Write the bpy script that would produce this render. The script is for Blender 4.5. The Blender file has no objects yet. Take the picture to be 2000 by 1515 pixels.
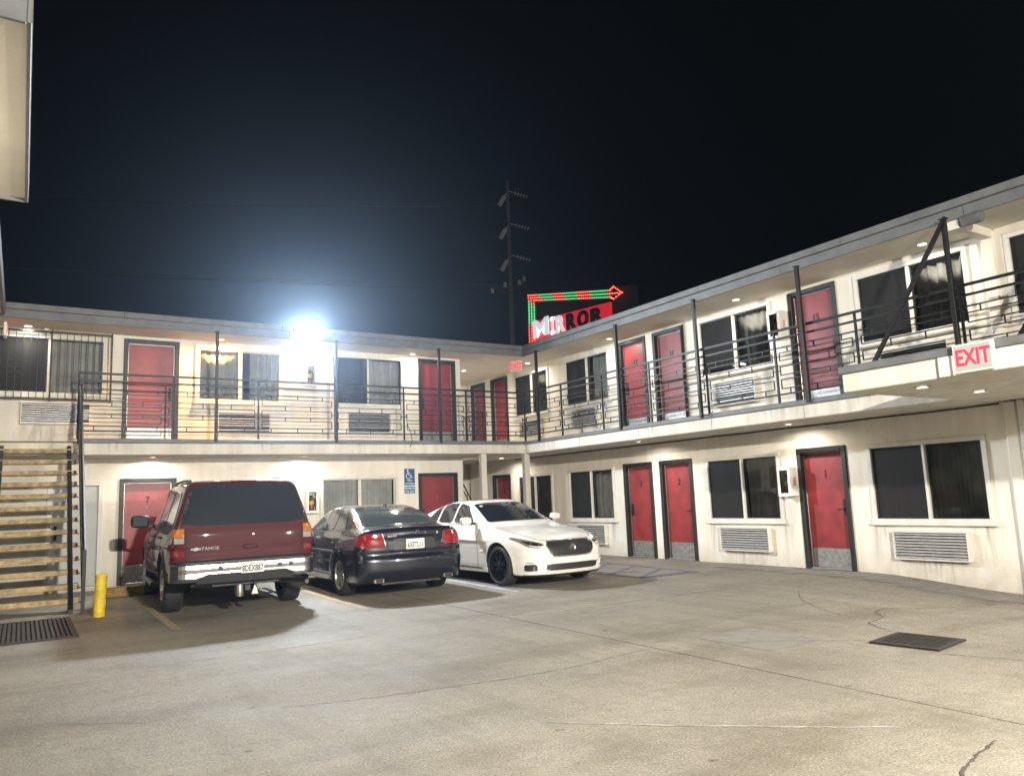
import bpy, bmesh, math, random
import numpy as np
from mathutils import Matrix, Vector
from mathutils.geometry import delaunay_2d_cdt
random.seed(7); np.random.seed(7)
R = math.radians
S = bpy.context.scene
COL = S.collection

# ------------------------------------------------------------------ camera
cam_d = bpy.data.cameras.new('camera'); cam = bpy.data.objects.new('camera', cam_d); COL.objects.link(cam)
cam_d.sensor_fit = 'HORIZONTAL'; cam_d.sensor_width = 36.0; cam_d.lens = 36.0*1493.16/2000.0
cam_d.clip_start = 0.05; cam_d.clip_end = 2000
yaw, pit, rol = 0.5705, 0.1414, -0.0399
fw = Vector((math.sin(yaw)*math.cos(pit), math.cos(yaw)*math.cos(pit), math.sin(pit)))
rt = fw.cross(Vector((0, 0, 1))).normalized(); up = rt.cross(fw)
c_, s_ = math.cos(rol), math.sin(rol)
rx = rt*c_ + up*s_; ry = up*c_ - rt*s_; rz = -fw
cam.matrix_world = Matrix(((rx.x, ry.x, rz.x, -10.6786), (rx.y, ry.y, rz.y, -16.1239), (rx.z, ry.z, rz.z, 1.4622), (0, 0, 0, 1)))
S.camera = cam
S.render.resolution_x = 1024; S.render.resolution_y = 775

# ------------------------------------------------------------------ night sky, exposure
wd = bpy.data.worlds.new('World'); S.world = wd; wd.use_nodes = True
nt = wd.node_tree; bg = nt.nodes['Background']
sky = nt.nodes.new('ShaderNodeTexSky'); sky.sky_type = 'NISHITA'; sky.sun_disc = False
sky.sun_elevation = R(-7.5); sky.sun_rotation = R(215); sky.altitude = 50
mixn = nt.nodes.new('ShaderNodeMix'); mixn.data_type = 'RGBA'; mixn.inputs['Factor'].default_value = 0.08
mixn.inputs['A'].default_value = (0.010, 0.011, 0.014, 1)
nt.links.new(sky.outputs['Color'], mixn.inputs['B'])
nt.links.new(mixn.outputs['Result'], bg.inputs['Color']); bg.inputs['Strength'].default_value = 0.05
S.view_settings.view_transform = 'Standard'; S.view_settings.look = 'None'
S.view_settings.exposure = 0.14; S.view_settings.gamma = 1.0; S.view_settings.use_curve_mapping = False
S.cycles.use_denoising = True
try: S.cycles.denoiser = 'OPENIMAGEDENOISE'
except Exception: pass
S.cycles.max_bounces = 6; S.cycles.diffuse_bounces = 3; S.cycles.glossy_bounces = 3
S.cycles.transparent_max_bounces = 8; S.cycles.transmission_bounces = 3; S.cycles.volume_bounces = 0
S.cycles.sample_clamp_indirect = 4.0; S.cycles.caustics_reflective = False; S.cycles.caustics_refractive = False
S.cycles.use_light_tree = True; S.cycles.blur_glossy = 0.5

# night: there is no sun; the place is lit by its lamps and some added ones (see the lamp builders)
FLOOD_W = 1150.0      # cold floodlight on the rear fascia
BACK_W = 1350.0        # warm unseen floods behind and beside the viewer
DOWN_W = 22.0         # recessed soffit lamps
HAZE = 0.0018  # density of the haze added for the floodlight glow

# ------------------------------------------------------------------ materials
MATS = {}
def mat(name, col, rough=0.6, metal=0.0, noise=0.0, nscale=6.0, bump=0.0, bscale=80.0, coat=0.0, emit=0.0, ecol=None, spec=0.5, col2=None, detail=6.0):
    m = bpy.data.materials.new(name); m.use_nodes = True; t = m.node_tree
    b = t.nodes['Principled BSDF']
    b.inputs['Base Color'].default_value = (*col, 1); b.inputs['Roughness'].default_value = rough
    b.inputs['Metallic'].default_value = metal; b.inputs['Specular IOR Level'].default_value = spec
    if coat: b.inputs['Coat Weight'].default_value = coat; b.inputs['Coat Roughness'].default_value = 0.04
    if emit:
        b.inputs['Emission Color'].default_value = (*(ecol or col), 1); b.inputs['Emission Strength'].default_value = emit
    if noise or bump:
        g = t.nodes.new('ShaderNodeNewGeometry')
    if noise:
        n = t.nodes.new('ShaderNodeTexNoise'); n.inputs['Scale'].default_value = nscale; n.inputs['Detail'].default_value = detail
        t.links.new(g.outputs['Position'], n.inputs['Vector'])
        r = t.nodes.new('ShaderNodeValToRGB')
        r.color_ramp.elements[0].position = 0.3; r.color_ramp.elements[1].position = 0.7
        c2 = col2 or tuple(c*(1-noise) for c in col)
        r.color_ramp.elements[0].color = (*c2, 1); r.color_ramp.elements[1].color = (*(tuple(min(1, c*(1+noise*0.35)) for c in col)), 1)
        t.links.new(n.outputs['Fac'], r.inputs['Fac']); t.links.new(r.outputs['Color'], b.inputs['Base Color'])
    if bump:
        n2 = t.nodes.new('ShaderNodeTexNoise'); n2.inputs['Scale'].default_value = bscale; n2.inputs['Detail'].default_value = 4
        t.links.new(g.outputs['Position'], n2.inputs['Vector'])
        bp = t.nodes.new('ShaderNodeBump'); bp.inputs['Strength'].default_value = bump; bp.inputs['Distance'].default_value = 0.01
        t.links.new(n2.outputs['Fac'], bp.inputs['Height']); t.links.new(bp.outputs['Normal'], b.inputs['Normal'])
    MATS[name] = m
    return m
M = MATS

def stucco(name, col, base_dirt=True, bumps=0.55, dk=(0.76, 0.73, 0.69)):
    m = mat(name, col, rough=0.85, bump=bumps, bscale=55.0, spec=0.25); t = m.node_tree; b = t.nodes['Principled BSDF']
    g = [n for n in t.nodes if n.type == 'NEW_GEOMETRY'][0]
    sep = t.nodes.new('ShaderNodeSeparateXYZ'); t.links.new(g.outputs['Position'], sep.inputs[0])
    n = t.nodes.new('ShaderNodeTexNoise'); n.inputs['Scale'].default_value = 1.3; n.inputs['Detail'].default_value = 8; n.inputs['Roughness'].default_value = 0.65
    t.links.new(g.outputs['Position'], n.inputs['Vector'])
    # rain streaks: noise stretched down the wall
    mp = t.nodes.new('ShaderNodeMapping'); mp.inputs['Scale'].default_value = (7, 7, 0.5); t.links.new(g.outputs['Position'], mp.inputs['Vector'])
    n2 = t.nodes.new('ShaderNodeTexNoise'); n2.inputs['Scale'].default_value = 1.0; n2.inputs['Detail'].default_value = 5; t.links.new(mp.outputs['Vector'], n2.inputs['Vector'])
    r = t.nodes.new('ShaderNodeValToRGB'); r.color_ramp.elements[0].position = 0.30; r.color_ramp.elements[1].position = 0.62
    r.color_ramp.elements[0].color = (*(c*k for c, k in zip(col, dk)), 1); r.color_ramp.elements[1].color = (*col, 1)
    ad = t.nodes.new('ShaderNodeMath'); ad.operation = 'MULTIPLY_ADD'; ad.inputs[1].default_value = 0.5
    hf = t.nodes.new('ShaderNodeMath'); hf.operation = 'MULTIPLY'; hf.inputs[1].default_value = 0.5
    t.links.new(n2.outputs['Fac'], hf.inputs[0]); t.links.new(n.outputs['Fac'], ad.inputs[0]); t.links.new(hf.outputs[0], ad.inputs[2])
    t.links.new(ad.outputs[0], r.inputs['Fac'])
    out = r.outputs['Color']
    if base_dirt:    # splash-back grime of irregular height along the foot of the wall
        mr = t.nodes.new('ShaderNodeMapRange'); mr.inputs['From Min'].default_value = -0.18; mr.inputs['From Max'].default_value = 0.42
        mr.inputs['To Min'].default_value = 1.0; mr.inputs['To Max'].default_value = 0.0
        n3 = t.nodes.new('ShaderNodeTexNoise'); n3.inputs['Scale'].default_value = 5; n3.inputs['Detail'].default_value = 7; t.links.new(g.outputs['Position'], n3.inputs['Vector'])
        t.links.new(sep.outputs['Z'], mr.inputs['Value'])
        mu = t.nodes.new('ShaderNodeMath'); mu.operation = 'MULTIPLY'; t.links.new(mr.outputs[0], mu.inputs[0]); t.links.new(n3.outputs['Fac'], mu.inputs[1])
        mx = t.nodes.new('ShaderNodeMix'); mx.data_type = 'RGBA'; mx.inputs['B'].default_value = (0.30, 0.25, 0.19, 1)
        t.links.new(mu.outputs[0], mx.inputs['Factor']); t.links.new(out, mx.inputs['A']); out = mx.outputs['Result']
    t.links.new(out, b.inputs['Base Color'])
    return m
stucco('cream_stucco', (0.80, 0.765, 0.685), dk=(0.84, 0.815, 0.78)); stucco('slab_stucco', (0.76, 0.735, 0.665), False, 0.6, (0.68, 0.66, 0.62))
mat('soffit_paint', (0.78, 0.73, 0.635), 0.8, noise=0.10, nscale=2.0, bump=0.25, bscale=30, spec=0.2)
mat('grey_trim', (0.155, 0.16, 0.165), 0.55, noise=0.25, nscale=4, bump=0.15, bscale=25)
mat('roofing', (0.05, 0.05, 0.05), 0.9, noise=0.3)
mat('door_red', (0.26, 0.030, 0.034), 0.42, noise=0.34, nscale=3.2, bump=0.06, bscale=40)
mat('door_frame_black', (0.010, 0.0095, 0.0095), 0.5, noise=0.3, nscale=9)
mat('steel_plate', (0.40, 0.395, 0.375), 0.45, 0.8, noise=0.3, nscale=14)
mat('iron_black', (0.006, 0.006, 0.0065), 0.5, noise=0.4, nscale=14, spec=0.4)
mat('white_vinyl', (0.70, 0.68, 0.62), 0.5, noise=0.12, nscale=5)
mat('white_door', (0.55, 0.55, 0.55), 0.5, noise=0.15, nscale=2)
mat('alu_louver', (0.62, 0.61, 0.60), 0.4, 0.35, noise=0.2, nscale=10)
mat('dark_void', (0.012, 0.012, 0.012), 0.9)
mat('curtain', (0.40, 0.405, 0.385), 0.9, noise=0.25, nscale=3)
mat('curtain_olive', (0.24, 0.235, 0.19), 0.9, noise=0.35, nscale=3)
mat('curtain_deep', (0.17, 0.175, 0.175), 0.9, noise=0.35, nscale=3)
mat('curtain_dark', (0.05, 0.05, 0.052), 0.9, noise=0.3, nscale=3)
mat('steel_dark', (0.03, 0.03, 0.034), 0.4, 0.6)
mat('lamp_trim', (0.7, 0.68, 0.62), 0.5)
mat('lamp_glow', (1, 1, 1), 0.5, emit=9.0, ecol=(1.0, 0.90, 0.74))
mat('lamp_glow_warm', (1, 1, 1), 0.5, emit=8.0, ecol=(1.0, 0.55, 0.18))
mat('flood_glow', (1, 1, 1), 0.5, emit=90.0, ecol=(0.80, 0.91, 1.0))
mat('flood_glow_warm', (1, 1, 1), 0.5, emit=25.0, ecol=(1.0, 0.87, 0.66))
mat('yellow_paint', (0.62, 0.47, 0.03), 0.55, noise=0.35, nscale=12)
mat('wood_ochre', (0.30, 0.19, 0.055), 0.7, noise=0.55, nscale=9, bump=0.3, bscale=60)
mat('tread_wood', (0.42, 0.315, 0.16), 0.65, noise=0.55, nscale=11, bump=0.3, bscale=70)
mat('cable', (0.012, 0.012, 0.012), 0.5)
mat('sign_blue', (0.02, 0.085, 0.23), 0.45)
mat('sign_white', (0.75, 0.77, 0.80), 0.5)
mat('text_black', (0.01, 0.01, 0.01), 0.5)
mat('paper_white', (0.68, 0.68, 0.64), 0.5)
mat('exit_face', (0.34, 0.36, 0.31), 0.5, emit=0.10, ecol=(0.8, 0.9, 0.7))
mat('exit_red', (0.8, 0.02, 0.05), 0.5, emit=1.25, ecol=(1.0, 0.03, 0.085))
mat('cabinet_white', (0.78, 0.77, 0.72), 0.4)
mat('extinguisher_red', (0.42, 0.02, 0.02), 0.35, coat=0.5)
mat('label_yellow', (0.75, 0.62, 0.15), 0.5)
mat('neon_red', (0.6, 0.02, 0.01), 0.4, emit=0.7, ecol=(1.0, 0.05, 0.03))
mat('neon_green', (0.1, 0.6, 0.2), 0.4, emit=0.9, ecol=(0.10, 0.75, 0.28))
mat('bulb_red', (0.9, 0.3, 0.2), 0.4, emit=1.6, ecol=(1.0, 0.20, 0.12))
mat('letter_lit', (0.9, 0.95, 1.0), 0.4, emit=0.6, ecol=(0.80, 0.94, 1.0))
mat('letter_dark', (0.035, 0.032, 0.026), 0.6)
mat('sign_red', (0.55, 0.02, 0.03), 0.4, emit=0.45, ecol=(0.95, 0.03, 0.06))
mat('band_red', (0.20, 0.012, 0.010), 0.5)
mat('sign_dark', (0.02, 0.018, 0.018), 0.6)
mat('pole_wood', (0.10, 0.085, 0.07), 0.9, noise=0.4, nscale=3)
mat('porcelain', (0.42, 0.42, 0.42), 0.3)
mat('vending_red', (0.32, 0.02, 0.025), 0.3)
mat('vending_yellow', (0.7, 0.45, 0.05), 0.4)
mat('paint_blue', (0.035, 0.045, 0.15), 0.8, noise=0.55, nscale=9, col2=(0.115, 0.11, 0.14))
mat('paint_yellow', (0.29, 0.215, 0.095), 0.85, noise=0.6, nscale=6, col2=(0.20, 0.18, 0.145))
mat('paint_white', (0.36, 0.355, 0.34), 0.85, noise=0.5, nscale=6, col2=(0.21, 0.20, 0.18))
mat('crack_dark', (0.06, 0.052, 0.043), 0.95)
mat('patch_concrete', (0.185, 0.174, 0.152), 0.9, noise=0.2, nscale=5, bump=0.3, bscale=90)
mat('grate_iron', (0.032, 0.028, 0.024), 0.6, 0.4, noise=0.4, nscale=12)
# cars
mat('paint_maroon', (0.056, 0.0085, 0.0115), 0.6, 0.0, coat=0.5, spec=0.2)
mat('paint_navy', (0.007, 0.009, 0.018), 0.25, 0.3, coat=1.0)
mat('paint_pearl', (0.62, 0.61, 0.58), 0.28, 0.0, coat=0.8)
mat('car_glass', (0.012, 0.015, 0.017), 0.06, coat=0.6, spec=0.8)
mat('car_glass_grey', (0.045, 0.055, 0.056), 0.10, coat=0.6, spec=0.8)
mat('car_glass_mid', (0.020, 0.023, 0.027), 0.08, coat=0.6, spec=0.8)
mat('black_plastic', (0.014, 0.014, 0.015), 0.5)
mat('chrome', (0.62, 0.61, 0.58), 0.16, 1.0)
mat('chrome_dull', (0.42, 0.41, 0.395), 0.33, 1.0)
mat('rubber', (0.016, 0.016, 0.017), 0.75, noise=0.3, nscale=20)
mat('alloy', (0.50, 0.49, 0.47), 0.32, 0.85, noise=0.2, nscale=20)
mat('alloy_black', (0.02, 0.02, 0.022), 0.15, 0.7, coat=0.8)
mat('lens_red', (0.20, 0.010, 0.014), 0.12, coat=0.8)
mat('lens_red_dark', (0.07, 0.008, 0.012), 0.15, coat=0.8)
mat('lens_amber', (0.36, 0.12, 0.02), 0.15, coat=0.8)
mat('lens_white', (0.24, 0.23, 0.21), 0.15, coat=0.8)
mat('head_lens', (0.20, 0.19, 0.18), 0.08, 0.3, coat=1.0)
mat('head_dark', (0.03, 0.03, 0.03), 0.1, 0.4, coat=1.0)
mat('seam', (0.004, 0.004, 0.004), 0.8)
mat('pearl_seam', (0.10, 0.10, 0.10), 0.8)

def glassy(name, tint, gloss):
    m = bpy.data.materials.new(name); m.use_nodes = True; t = m.node_tree
    for n in list(t.nodes): t.nodes.remove(n)
    o = t.nodes.new('ShaderNodeOutputMaterial'); mx = t.nodes.new('ShaderNodeMixShader')
    tr = t.nodes.new('ShaderNodeBsdfTransparent'); tr.inputs['Color'].default_value = (*tint, 1)
    gl = t.nodes.new('ShaderNodeBsdfGlossy'); gl.inputs['Roughness'].default_value = 0.015; gl.inputs['Color'].default_value = (0.9, 0.92, 0.95, 1)
    fr = t.nodes.new('ShaderNodeFresnel'); fr.inputs['IOR'].default_value = gloss
    t.links.new(fr.outputs[0], mx.inputs[0]); t.links.new(tr.outputs[0], mx.inputs[1]); t.links.new(gl.outputs[0], mx.inputs[2])
    t.links.new(mx.outputs[0], o.inputs[0]); MATS[name] = m
glassy('pane_glass', (0.88, 0.89, 0.88), 1.5)
def screenm(name, col, alpha):
    m = bpy.data.materials.new(name); m.use_nodes = True; t = m.node_tree
    b = t.nodes['Principled BSDF']; b.inputs['Base Color'].default_value = (*col, 1); b.inputs['Roughness'].default_value = 0.8; b.inputs['Alpha'].default_value = alpha
    MATS[name] = m
def stainm():
    m = bpy.data.materials.new('water_stain'); m.use_nodes = True; t = m.node_tree; b = t.nodes['Principled BSDF']
    b.inputs['Base Color'].default_value = (0.16, 0.12, 0.075, 1); b.inputs['Roughness'].default_value = 0.9
    g = t.nodes.new('ShaderNodeNewGeometry'); tc = t.nodes.new('ShaderNodeTexCoord'); mp = t.nodes.new('ShaderNodeMapping'); mp.inputs['Scale'].default_value = (16, 16, 1.1)
    n = t.nodes.new('ShaderNodeTexNoise'); n.inputs['Scale'].default_value = 1.0; n.inputs['Detail'].default_value = 6
    t.links.new(g.outputs['Position'], mp.inputs['Vector']); t.links.new(mp.outputs['Vector'], n.inputs['Vector'])
    r = t.nodes.new('ShaderNodeMapRange'); r.inputs['From Min'].default_value = 0.47; r.inputs['From Max'].default_value = 0.75; t.links.new(n.outputs['Fac'], r.inputs['Value'])
    sp = t.nodes.new('ShaderNodeSeparateXYZ'); t.links.new(tc.outputs['Generated'], sp.inputs[0])
    ex = t.nodes.new('ShaderNodeMath'); ex.operation = 'PINGPONG'; ex.inputs[1].default_value = 0.5; t.links.new(sp.outputs['X'], ex.inputs[0])
    e2 = t.nodes.new('ShaderNodeMath'); e2.operation = 'MULTIPLY'; t.links.new(ex.outputs[0], e2.inputs[0]); t.links.new(sp.outputs['Z'], e2.inputs[1])
    e3 = t.nodes.new('ShaderNodeMath'); e3.operation = 'MULTIPLY'; t.links.new(e2.outputs[0], e3.inputs[0]); t.links.new(r.outputs[0], e3.inputs[1])
    e4 = t.nodes.new('ShaderNodeMath'); e4.operation = 'MULTIPLY'; e4.use_clamp = True; e4.inputs[1].default_value = 1.0; t.links.new(e3.outputs[0], e4.inputs[0]); t.links.new(e4.outputs[0], b.inputs['Alpha'])
    MATS['water_stain'] = m
stainm()
screenm('fly_screen', (0.02, 0.02, 0.02), 0.55)

def concrete():
    m = bpy.data.materials.new('concrete'); m.use_nodes = True; t = m.node_tree; b = t.nodes['Principled BSDF']
    g = t.nodes.new('ShaderNodeNewGeometry')
    def noise(sc, det, ro=0.6, stretch=None):
        n = t.nodes.new('ShaderNodeTexNoise'); n.inputs['Scale'].default_value = sc; n.inputs['Detail'].default_value = det; n.inputs['Roughness'].default_value = ro
        if stretch:
            mp = t.nodes.new('ShaderNodeMapping'); mp.inputs['Scale'].default_value = stretch; t.links.new(g.outputs['Position'], mp.inputs['Vector']); t.links.new(mp.outputs['Vector'], n.inputs['Vector'])
        else: t.links.new(g.outputs['Position'], n.inputs['Vector'])
        return n
    def ramp(src, p0, c0, p1, c1):
        r = t.nodes.new('ShaderNodeValToRGB'); r.color_ramp.elements[0].position = p0; r.color_ramp.elements[1].position = p1
        r.color_ramp.elements[0].color = (*c0, 1); r.color_ramp.elements[1].color = (*c1, 1); t.links.new(src, r.inputs['Fac']); return r.outputs['Color']
    def mul(a, bb, f=1.0):
        x = t.nodes.new('ShaderNodeMix'); x.data_type = 'RGBA'; x.blend_type = 'MULTIPLY'; x.inputs['Factor'].default_value = f
        t.links.new(a, x.inputs['A']); t.links.new(bb, x.inputs['B']); return x.outputs['Result']
    big = ramp(noise(0.55, 7, 0.62).outputs['Fac'], 0.32, (0.190, 0.178, 0.152), 0.68, (0.262, 0.247, 0.213))
    oil = ramp(noise(0.9, 5, 0.55, (0.55, 1.3, 1)).outputs['Fac'], 0.33, (0.74, 0.72, 0.69), 0.52, (1, 1, 1))
    mid = ramp(noise(9, 8, 0.7).outputs['Fac'], 0.25, (0.78, 0.77, 0.75), 0.7, (1.08, 1.07, 1.05))
    spk = ramp(noise(62, 3, 0.7).outputs['Fac'], 0.32, (0.62, 0.61, 0.59), 0.64, (1.22, 1.21, 1.19))
    drip = ramp(noise(4.2, 3, 0.55).outputs['Fac'], 0.255, (0.50, 0.47, 0.44), 0.30, (1, 1, 1))
    tyre = ramp(noise(1.0, 6, 0.65, (3.2, 0.35, 1)).outputs['Fac'], 0.33, (0.84, 0.83, 0.82), 0.52, (1, 1, 1))
    painted_glint = ramp(noise(95, 1, 0.5).outputs['Fac'], 0.64, (1, 1, 1), 0.72, (1.9, 1.87, 1.8))  # glints of the aggregate painted as pale specks in the base colour
    out = mul(mul(mul(mul(mul(mul(big, oil), mid), spk), drip), tyre), painted_glint)
    t.links.new(out, b.inputs['Base Color'])
    rr = ramp(noise(1.1, 6).outputs['Fac'], 0.3, (0.62,)*3, 0.7, (0.80,)*3); t.links.new(rr, b.inputs['Roughness'])
    b.inputs['Specular IOR Level'].default_value = 0.25
    ad = t.nodes.new('ShaderNodeMath'); ad.operation = 'ADD'
    m1 = t.nodes.new('ShaderNodeMath'); m1.operation = 'MULTIPLY'; m1.inputs[1].default_value = 0.5
    t.links.new(noise(130, 3).outputs['Fac'], m1.inputs[0]); t.links.new(m1.outputs[0], ad.inputs[0]); t.links.new(noise(14, 6).outputs['Fac'], ad.inputs[1])
    bp = t.nodes.new('ShaderNodeBump'); bp.inputs['Strength'].default_value = 0.55; bp.inputs['Distance'].default_value = 0.012
    t.links.new(ad.outputs[0], bp.inputs['Height']); t.links.new(bp.outputs['Normal'], b.inputs['Normal'])
    MATS['concrete'] = m
concrete()
mat('asphalt', (0.10, 0.095, 0.088), 0.9, noise=0.35, nscale=30, bump=0.6, bscale=120)

# ------------------------------------------------------------------ helpers
def tag(o, label=None, cat=None, group=None, kind=None):
    if label: o['label'] = label
    if cat: o['category'] = cat
    if group: o['group'] = group
    if kind: o['kind'] = kind
    return o
def empty(name, loc=(0, 0, 0), rz=0.0, parent=None):
    o = bpy.data.objects.new(name, None); COL.objects.link(o); o.location = loc; o.rotation_euler = (0, 0, rz); o.empty_display_size = 0.2
    if parent: o.parent = parent
    return o
def link(name, me, parent=None, loc=(0, 0, 0), rz=0.0):
    o = bpy.data.objects.new(name, me); COL.objects.link(o); o.location = loc; o.rotation_euler = (0, 0, rz)
    if parent: o.parent = parent
    return o
class MB:
    """collects shapes; build() links them as ONE mesh object"""
    def __init__(s): s.v = []; s.f = []
    def add(s, vs, fs):
        n = len(s.v); s.v += [tuple(map(float, v)) for v in vs]; s.f += [tuple(n+i for i in f) for f in fs]; return s
    def box(s, x0, x1, y0, y1, z0, z1, b=0.0):
        if x0 > x1: x0, x1 = x1, x0
        if y0 > y1: y0, y1 = y1, y0
        if z0 > z1: z0, z1 = z1, z0
        b = min(b, (x1-x0)*0.45, (y1-y0)*0.45, (z1-z0)*0.45)
        if b <= 0:
            vs = [(x0,y0,z0),(x1,y0,z0),(x1,y1,z0),(x0,y1,z0),(x0,y0,z1),(x1,y0,z1),(x1,y1,z1),(x0,y1,z1)]
            return s.add(vs, [(0,3,2,1),(4,5,6,7),(0,1,5,4),(1,2,6,5),(2,3,7,6),(3,0,4,7)])
        vs = []; idx = {}
        X = (x0, x1); Y = (y0, y1); Z = (z0, z1)
        for i in (0, 1):
            for j in (0, 1):
                for k in (0, 1):
                    sx, sy, sz = (1-2*i)*b, (1-2*j)*b, (1-2*k)*b
                    idx[i,j,k,0] = len(vs); vs.append((X[i], Y[j]+sy, Z[k]+sz))
                    idx[i,j,k,1] = len(vs); vs.append((X[i]+sx, Y[j], Z[k]+sz))
                    idx[i,j,k,2] = len(vs); vs.append((X[i]+sx, Y[j]+sy, Z[k]))
        fs = []
        for i in (0, 1): fs.append([idx[i,0,0,0], idx[i,1,0,0], idx[i,1,1,0], idx[i,0,1,0]])
        for j in (0, 1): fs.append([idx[0,j,0,1], idx[1,j,0,1], idx[1,j,1,1], idx[0,j,1,1]])
        for k in (0, 1): fs.append([idx[0,0,k,2], idx[1,0,k,2], idx[1,1,k,2], idx[0,1,k,2]])
        for i in (0, 1):
            for j in (0, 1): fs.append([idx[i,j,0,0], idx[i,j,1,0], idx[i,j,1,1], idx[i,j,0,1]])
            for k in (0, 1): fs.append([idx[i,0,k,0], idx[i,1,k,0], idx[i,1,k,2], idx[i,0,k,2]])
        for j in (0, 1):
            for k in (0, 1): fs.append([idx[0,j,k,1], idx[1,j,k,1], idx[1,j,k,2], idx[0,j,k,2]])
        for i in (0, 1):
            for j in (0, 1):
                for k in (0, 1): fs.append([idx[i,j,k,0], idx[i,j,k,1], idx[i,j,k,2]])
        cx = Vector(((x0+x1)/2, (y0+y1)/2, (z0+z1)/2)); out = []
        for f in fs:
            p = [Vector(vs[q]) for q in f]; n = (p[1]-p[0]).cross(p[2]-p[0]); m = sum(p, Vector())/len(p)
            out.append(f if n.dot(m-cx) > 0 else f[::-1])
        return s.add(vs, out)
    def tube(s, pts, r, n=6, caps=True):
        pts = [Vector(p) for p in pts]; rs = r if isinstance(r, (list, tuple)) else [r]*len(pts)
        vs = []; fs = []
        for i, p in enumerate(pts):
            a = pts[max(i-1, 0)]; b = pts[min(i+1, len(pts)-1)]; d = (b-a).normalized()
            h = Vector((0, 0, 1)) if abs(d.z) < 0.9 else Vector((1, 0, 0))
            u = d.cross(h).normalized(); w = u.cross(d)
            for k in range(n):
                t = 2*math.pi*(k+0.5)/n; vs.append(p+(u*math.cos(t)+w*math.sin(t))*rs[i])
        for i in range(len(pts)-1):
            for k in range(n): fs.append((i*n+k, i*n+(k+1) % n, (i+1)*n+(k+1) % n, (i+1)*n+k))
        if caps: fs.append(tuple(range(n))[::-1]); fs.append(tuple((len(pts)-1)*n+k for k in range(n)))
        return s.add(vs, fs)
    def lathe(s, prof, c=(0, 0, 0), axis='z', n=24):
        vs = []; fs = []; m = len(prof)
        for k in range(n):
            t = 2*math.pi*k/n; ct, st = math.cos(t), math.sin(t)
            for r, h in prof:
                p = {'z': (r*ct, r*st, h), 'x': (h, r*ct, r*st), 'y': (r*st, h, r*ct)}[axis]
                vs.append((c[0]+p[0], c[1]+p[1], c[2]+p[2]))
        for k in range(n):
            for j in range(m-1):
                a, b = k*m+j, ((k+1) % n)*m+j
                fs.append((a, b, b+1, a+1))
        return s.add(vs, fs)
    def prism(s, poly, y0, y1):       # polygon in (x, z), extruded along y
        n = len(poly); vs = [(x, y0, z) for x, z in poly]+[(x, y1, z) for x, z in poly]
        fs = [tuple(range(n)), tuple(range(2*n-1, n-1, -1))]+[(i, n+i, n+(i+1) % n, (i+1) % n) for i in range(n)]
        return s.add(vs, fs)
    def mesh(s, name, material, smooth=False):
        me = bpy.data.meshes.new(name); me.from_pydata(s.v, [], s.f); me.update()
        if material: me.materials.append(MATS[material] if isinstance(material, str) else material)
        if smooth: me.polygons.foreach_set('use_smooth', [True]*len(me.polygons))
        return me
    def build(s, name, material, parent=None, loc=(0, 0, 0), rz=0.0, smooth=False):
        return link(name, s.mesh(name, material, smooth), parent, loc, rz)
def box(name, material, parent, x0, x1, y0, y1, z0, z1, b=0.006):
    return MB().box(x0, x1, y0, y1, z0, z1, b).build(name, material, parent)
UNIT = {}
def bar(name, material, parent, x0, x1, y0, y1, z0, z1):
    """thin piece: a shared unit cube, scaled"""
    if material not in UNIT: UNIT[material] = MB().box(-0.5, 0.5, -0.5, 0.5, -0.5, 0.5).mesh('unit_piece', material)
    o = link(name, UNIT[material], parent, ((x0+x1)/2, (y0+y1)/2, (z0+z1)/2)); o.scale = (abs(x1-x0), abs(y1-y0), abs(z1-z0)); return o
def text_mesh(txt, size, depth=0.003, bold=0.0, shear=0.0, align='CENTER', sx=1.0):
    cu = bpy.data.curves.new('lettering', 'FONT'); cu.body = txt; cu.size = size; cu.extrude = depth; cu.offset = bold; cu.shear = shear
    cu.align_x = align; cu.align_y = 'CENTER'; cu.resolution_u = 3
    o = bpy.data.objects.new('lettering_tmp', cu); COL.objects.link(o)
    dg = bpy.context.evaluated_depsgraph_get(); dg.update()
    me = bpy.data.meshes.new_from_object(o.evaluated_get(dg)); bpy.data.objects.remove(o); bpy.data.curves.remove(cu)
    # stand it up: letters read from -y
    me.transform(Matrix.Rotation(math.pi/2, 4, 'X')); me.transform(Matrix.Diagonal((sx, 1, 1, 1))); me.materials.clear()
    return me
def text(name, txt, size, material, parent, loc, rz=0.0, **k):
    me = text_mesh(txt, size, **k); me.materials.append(MATS[material]); return link(name, me, parent, loc, rz)
# ------------------------------------------------------------------ measures (metres; the inner corner of the balcony edge is the origin)
ZST, ZSB, ZFL = 2.844, 2.537, 2.80         # kerb top, slab underside, walkway
ZFB, ZFT, ZSOF = 5.067, 5.316, 5.05        # roof fascia, soffit
YL, XR, RE = 1.045, 1.19, 0.123            # rear wall, right wall, roof edge
HP = math.pi/2

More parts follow.
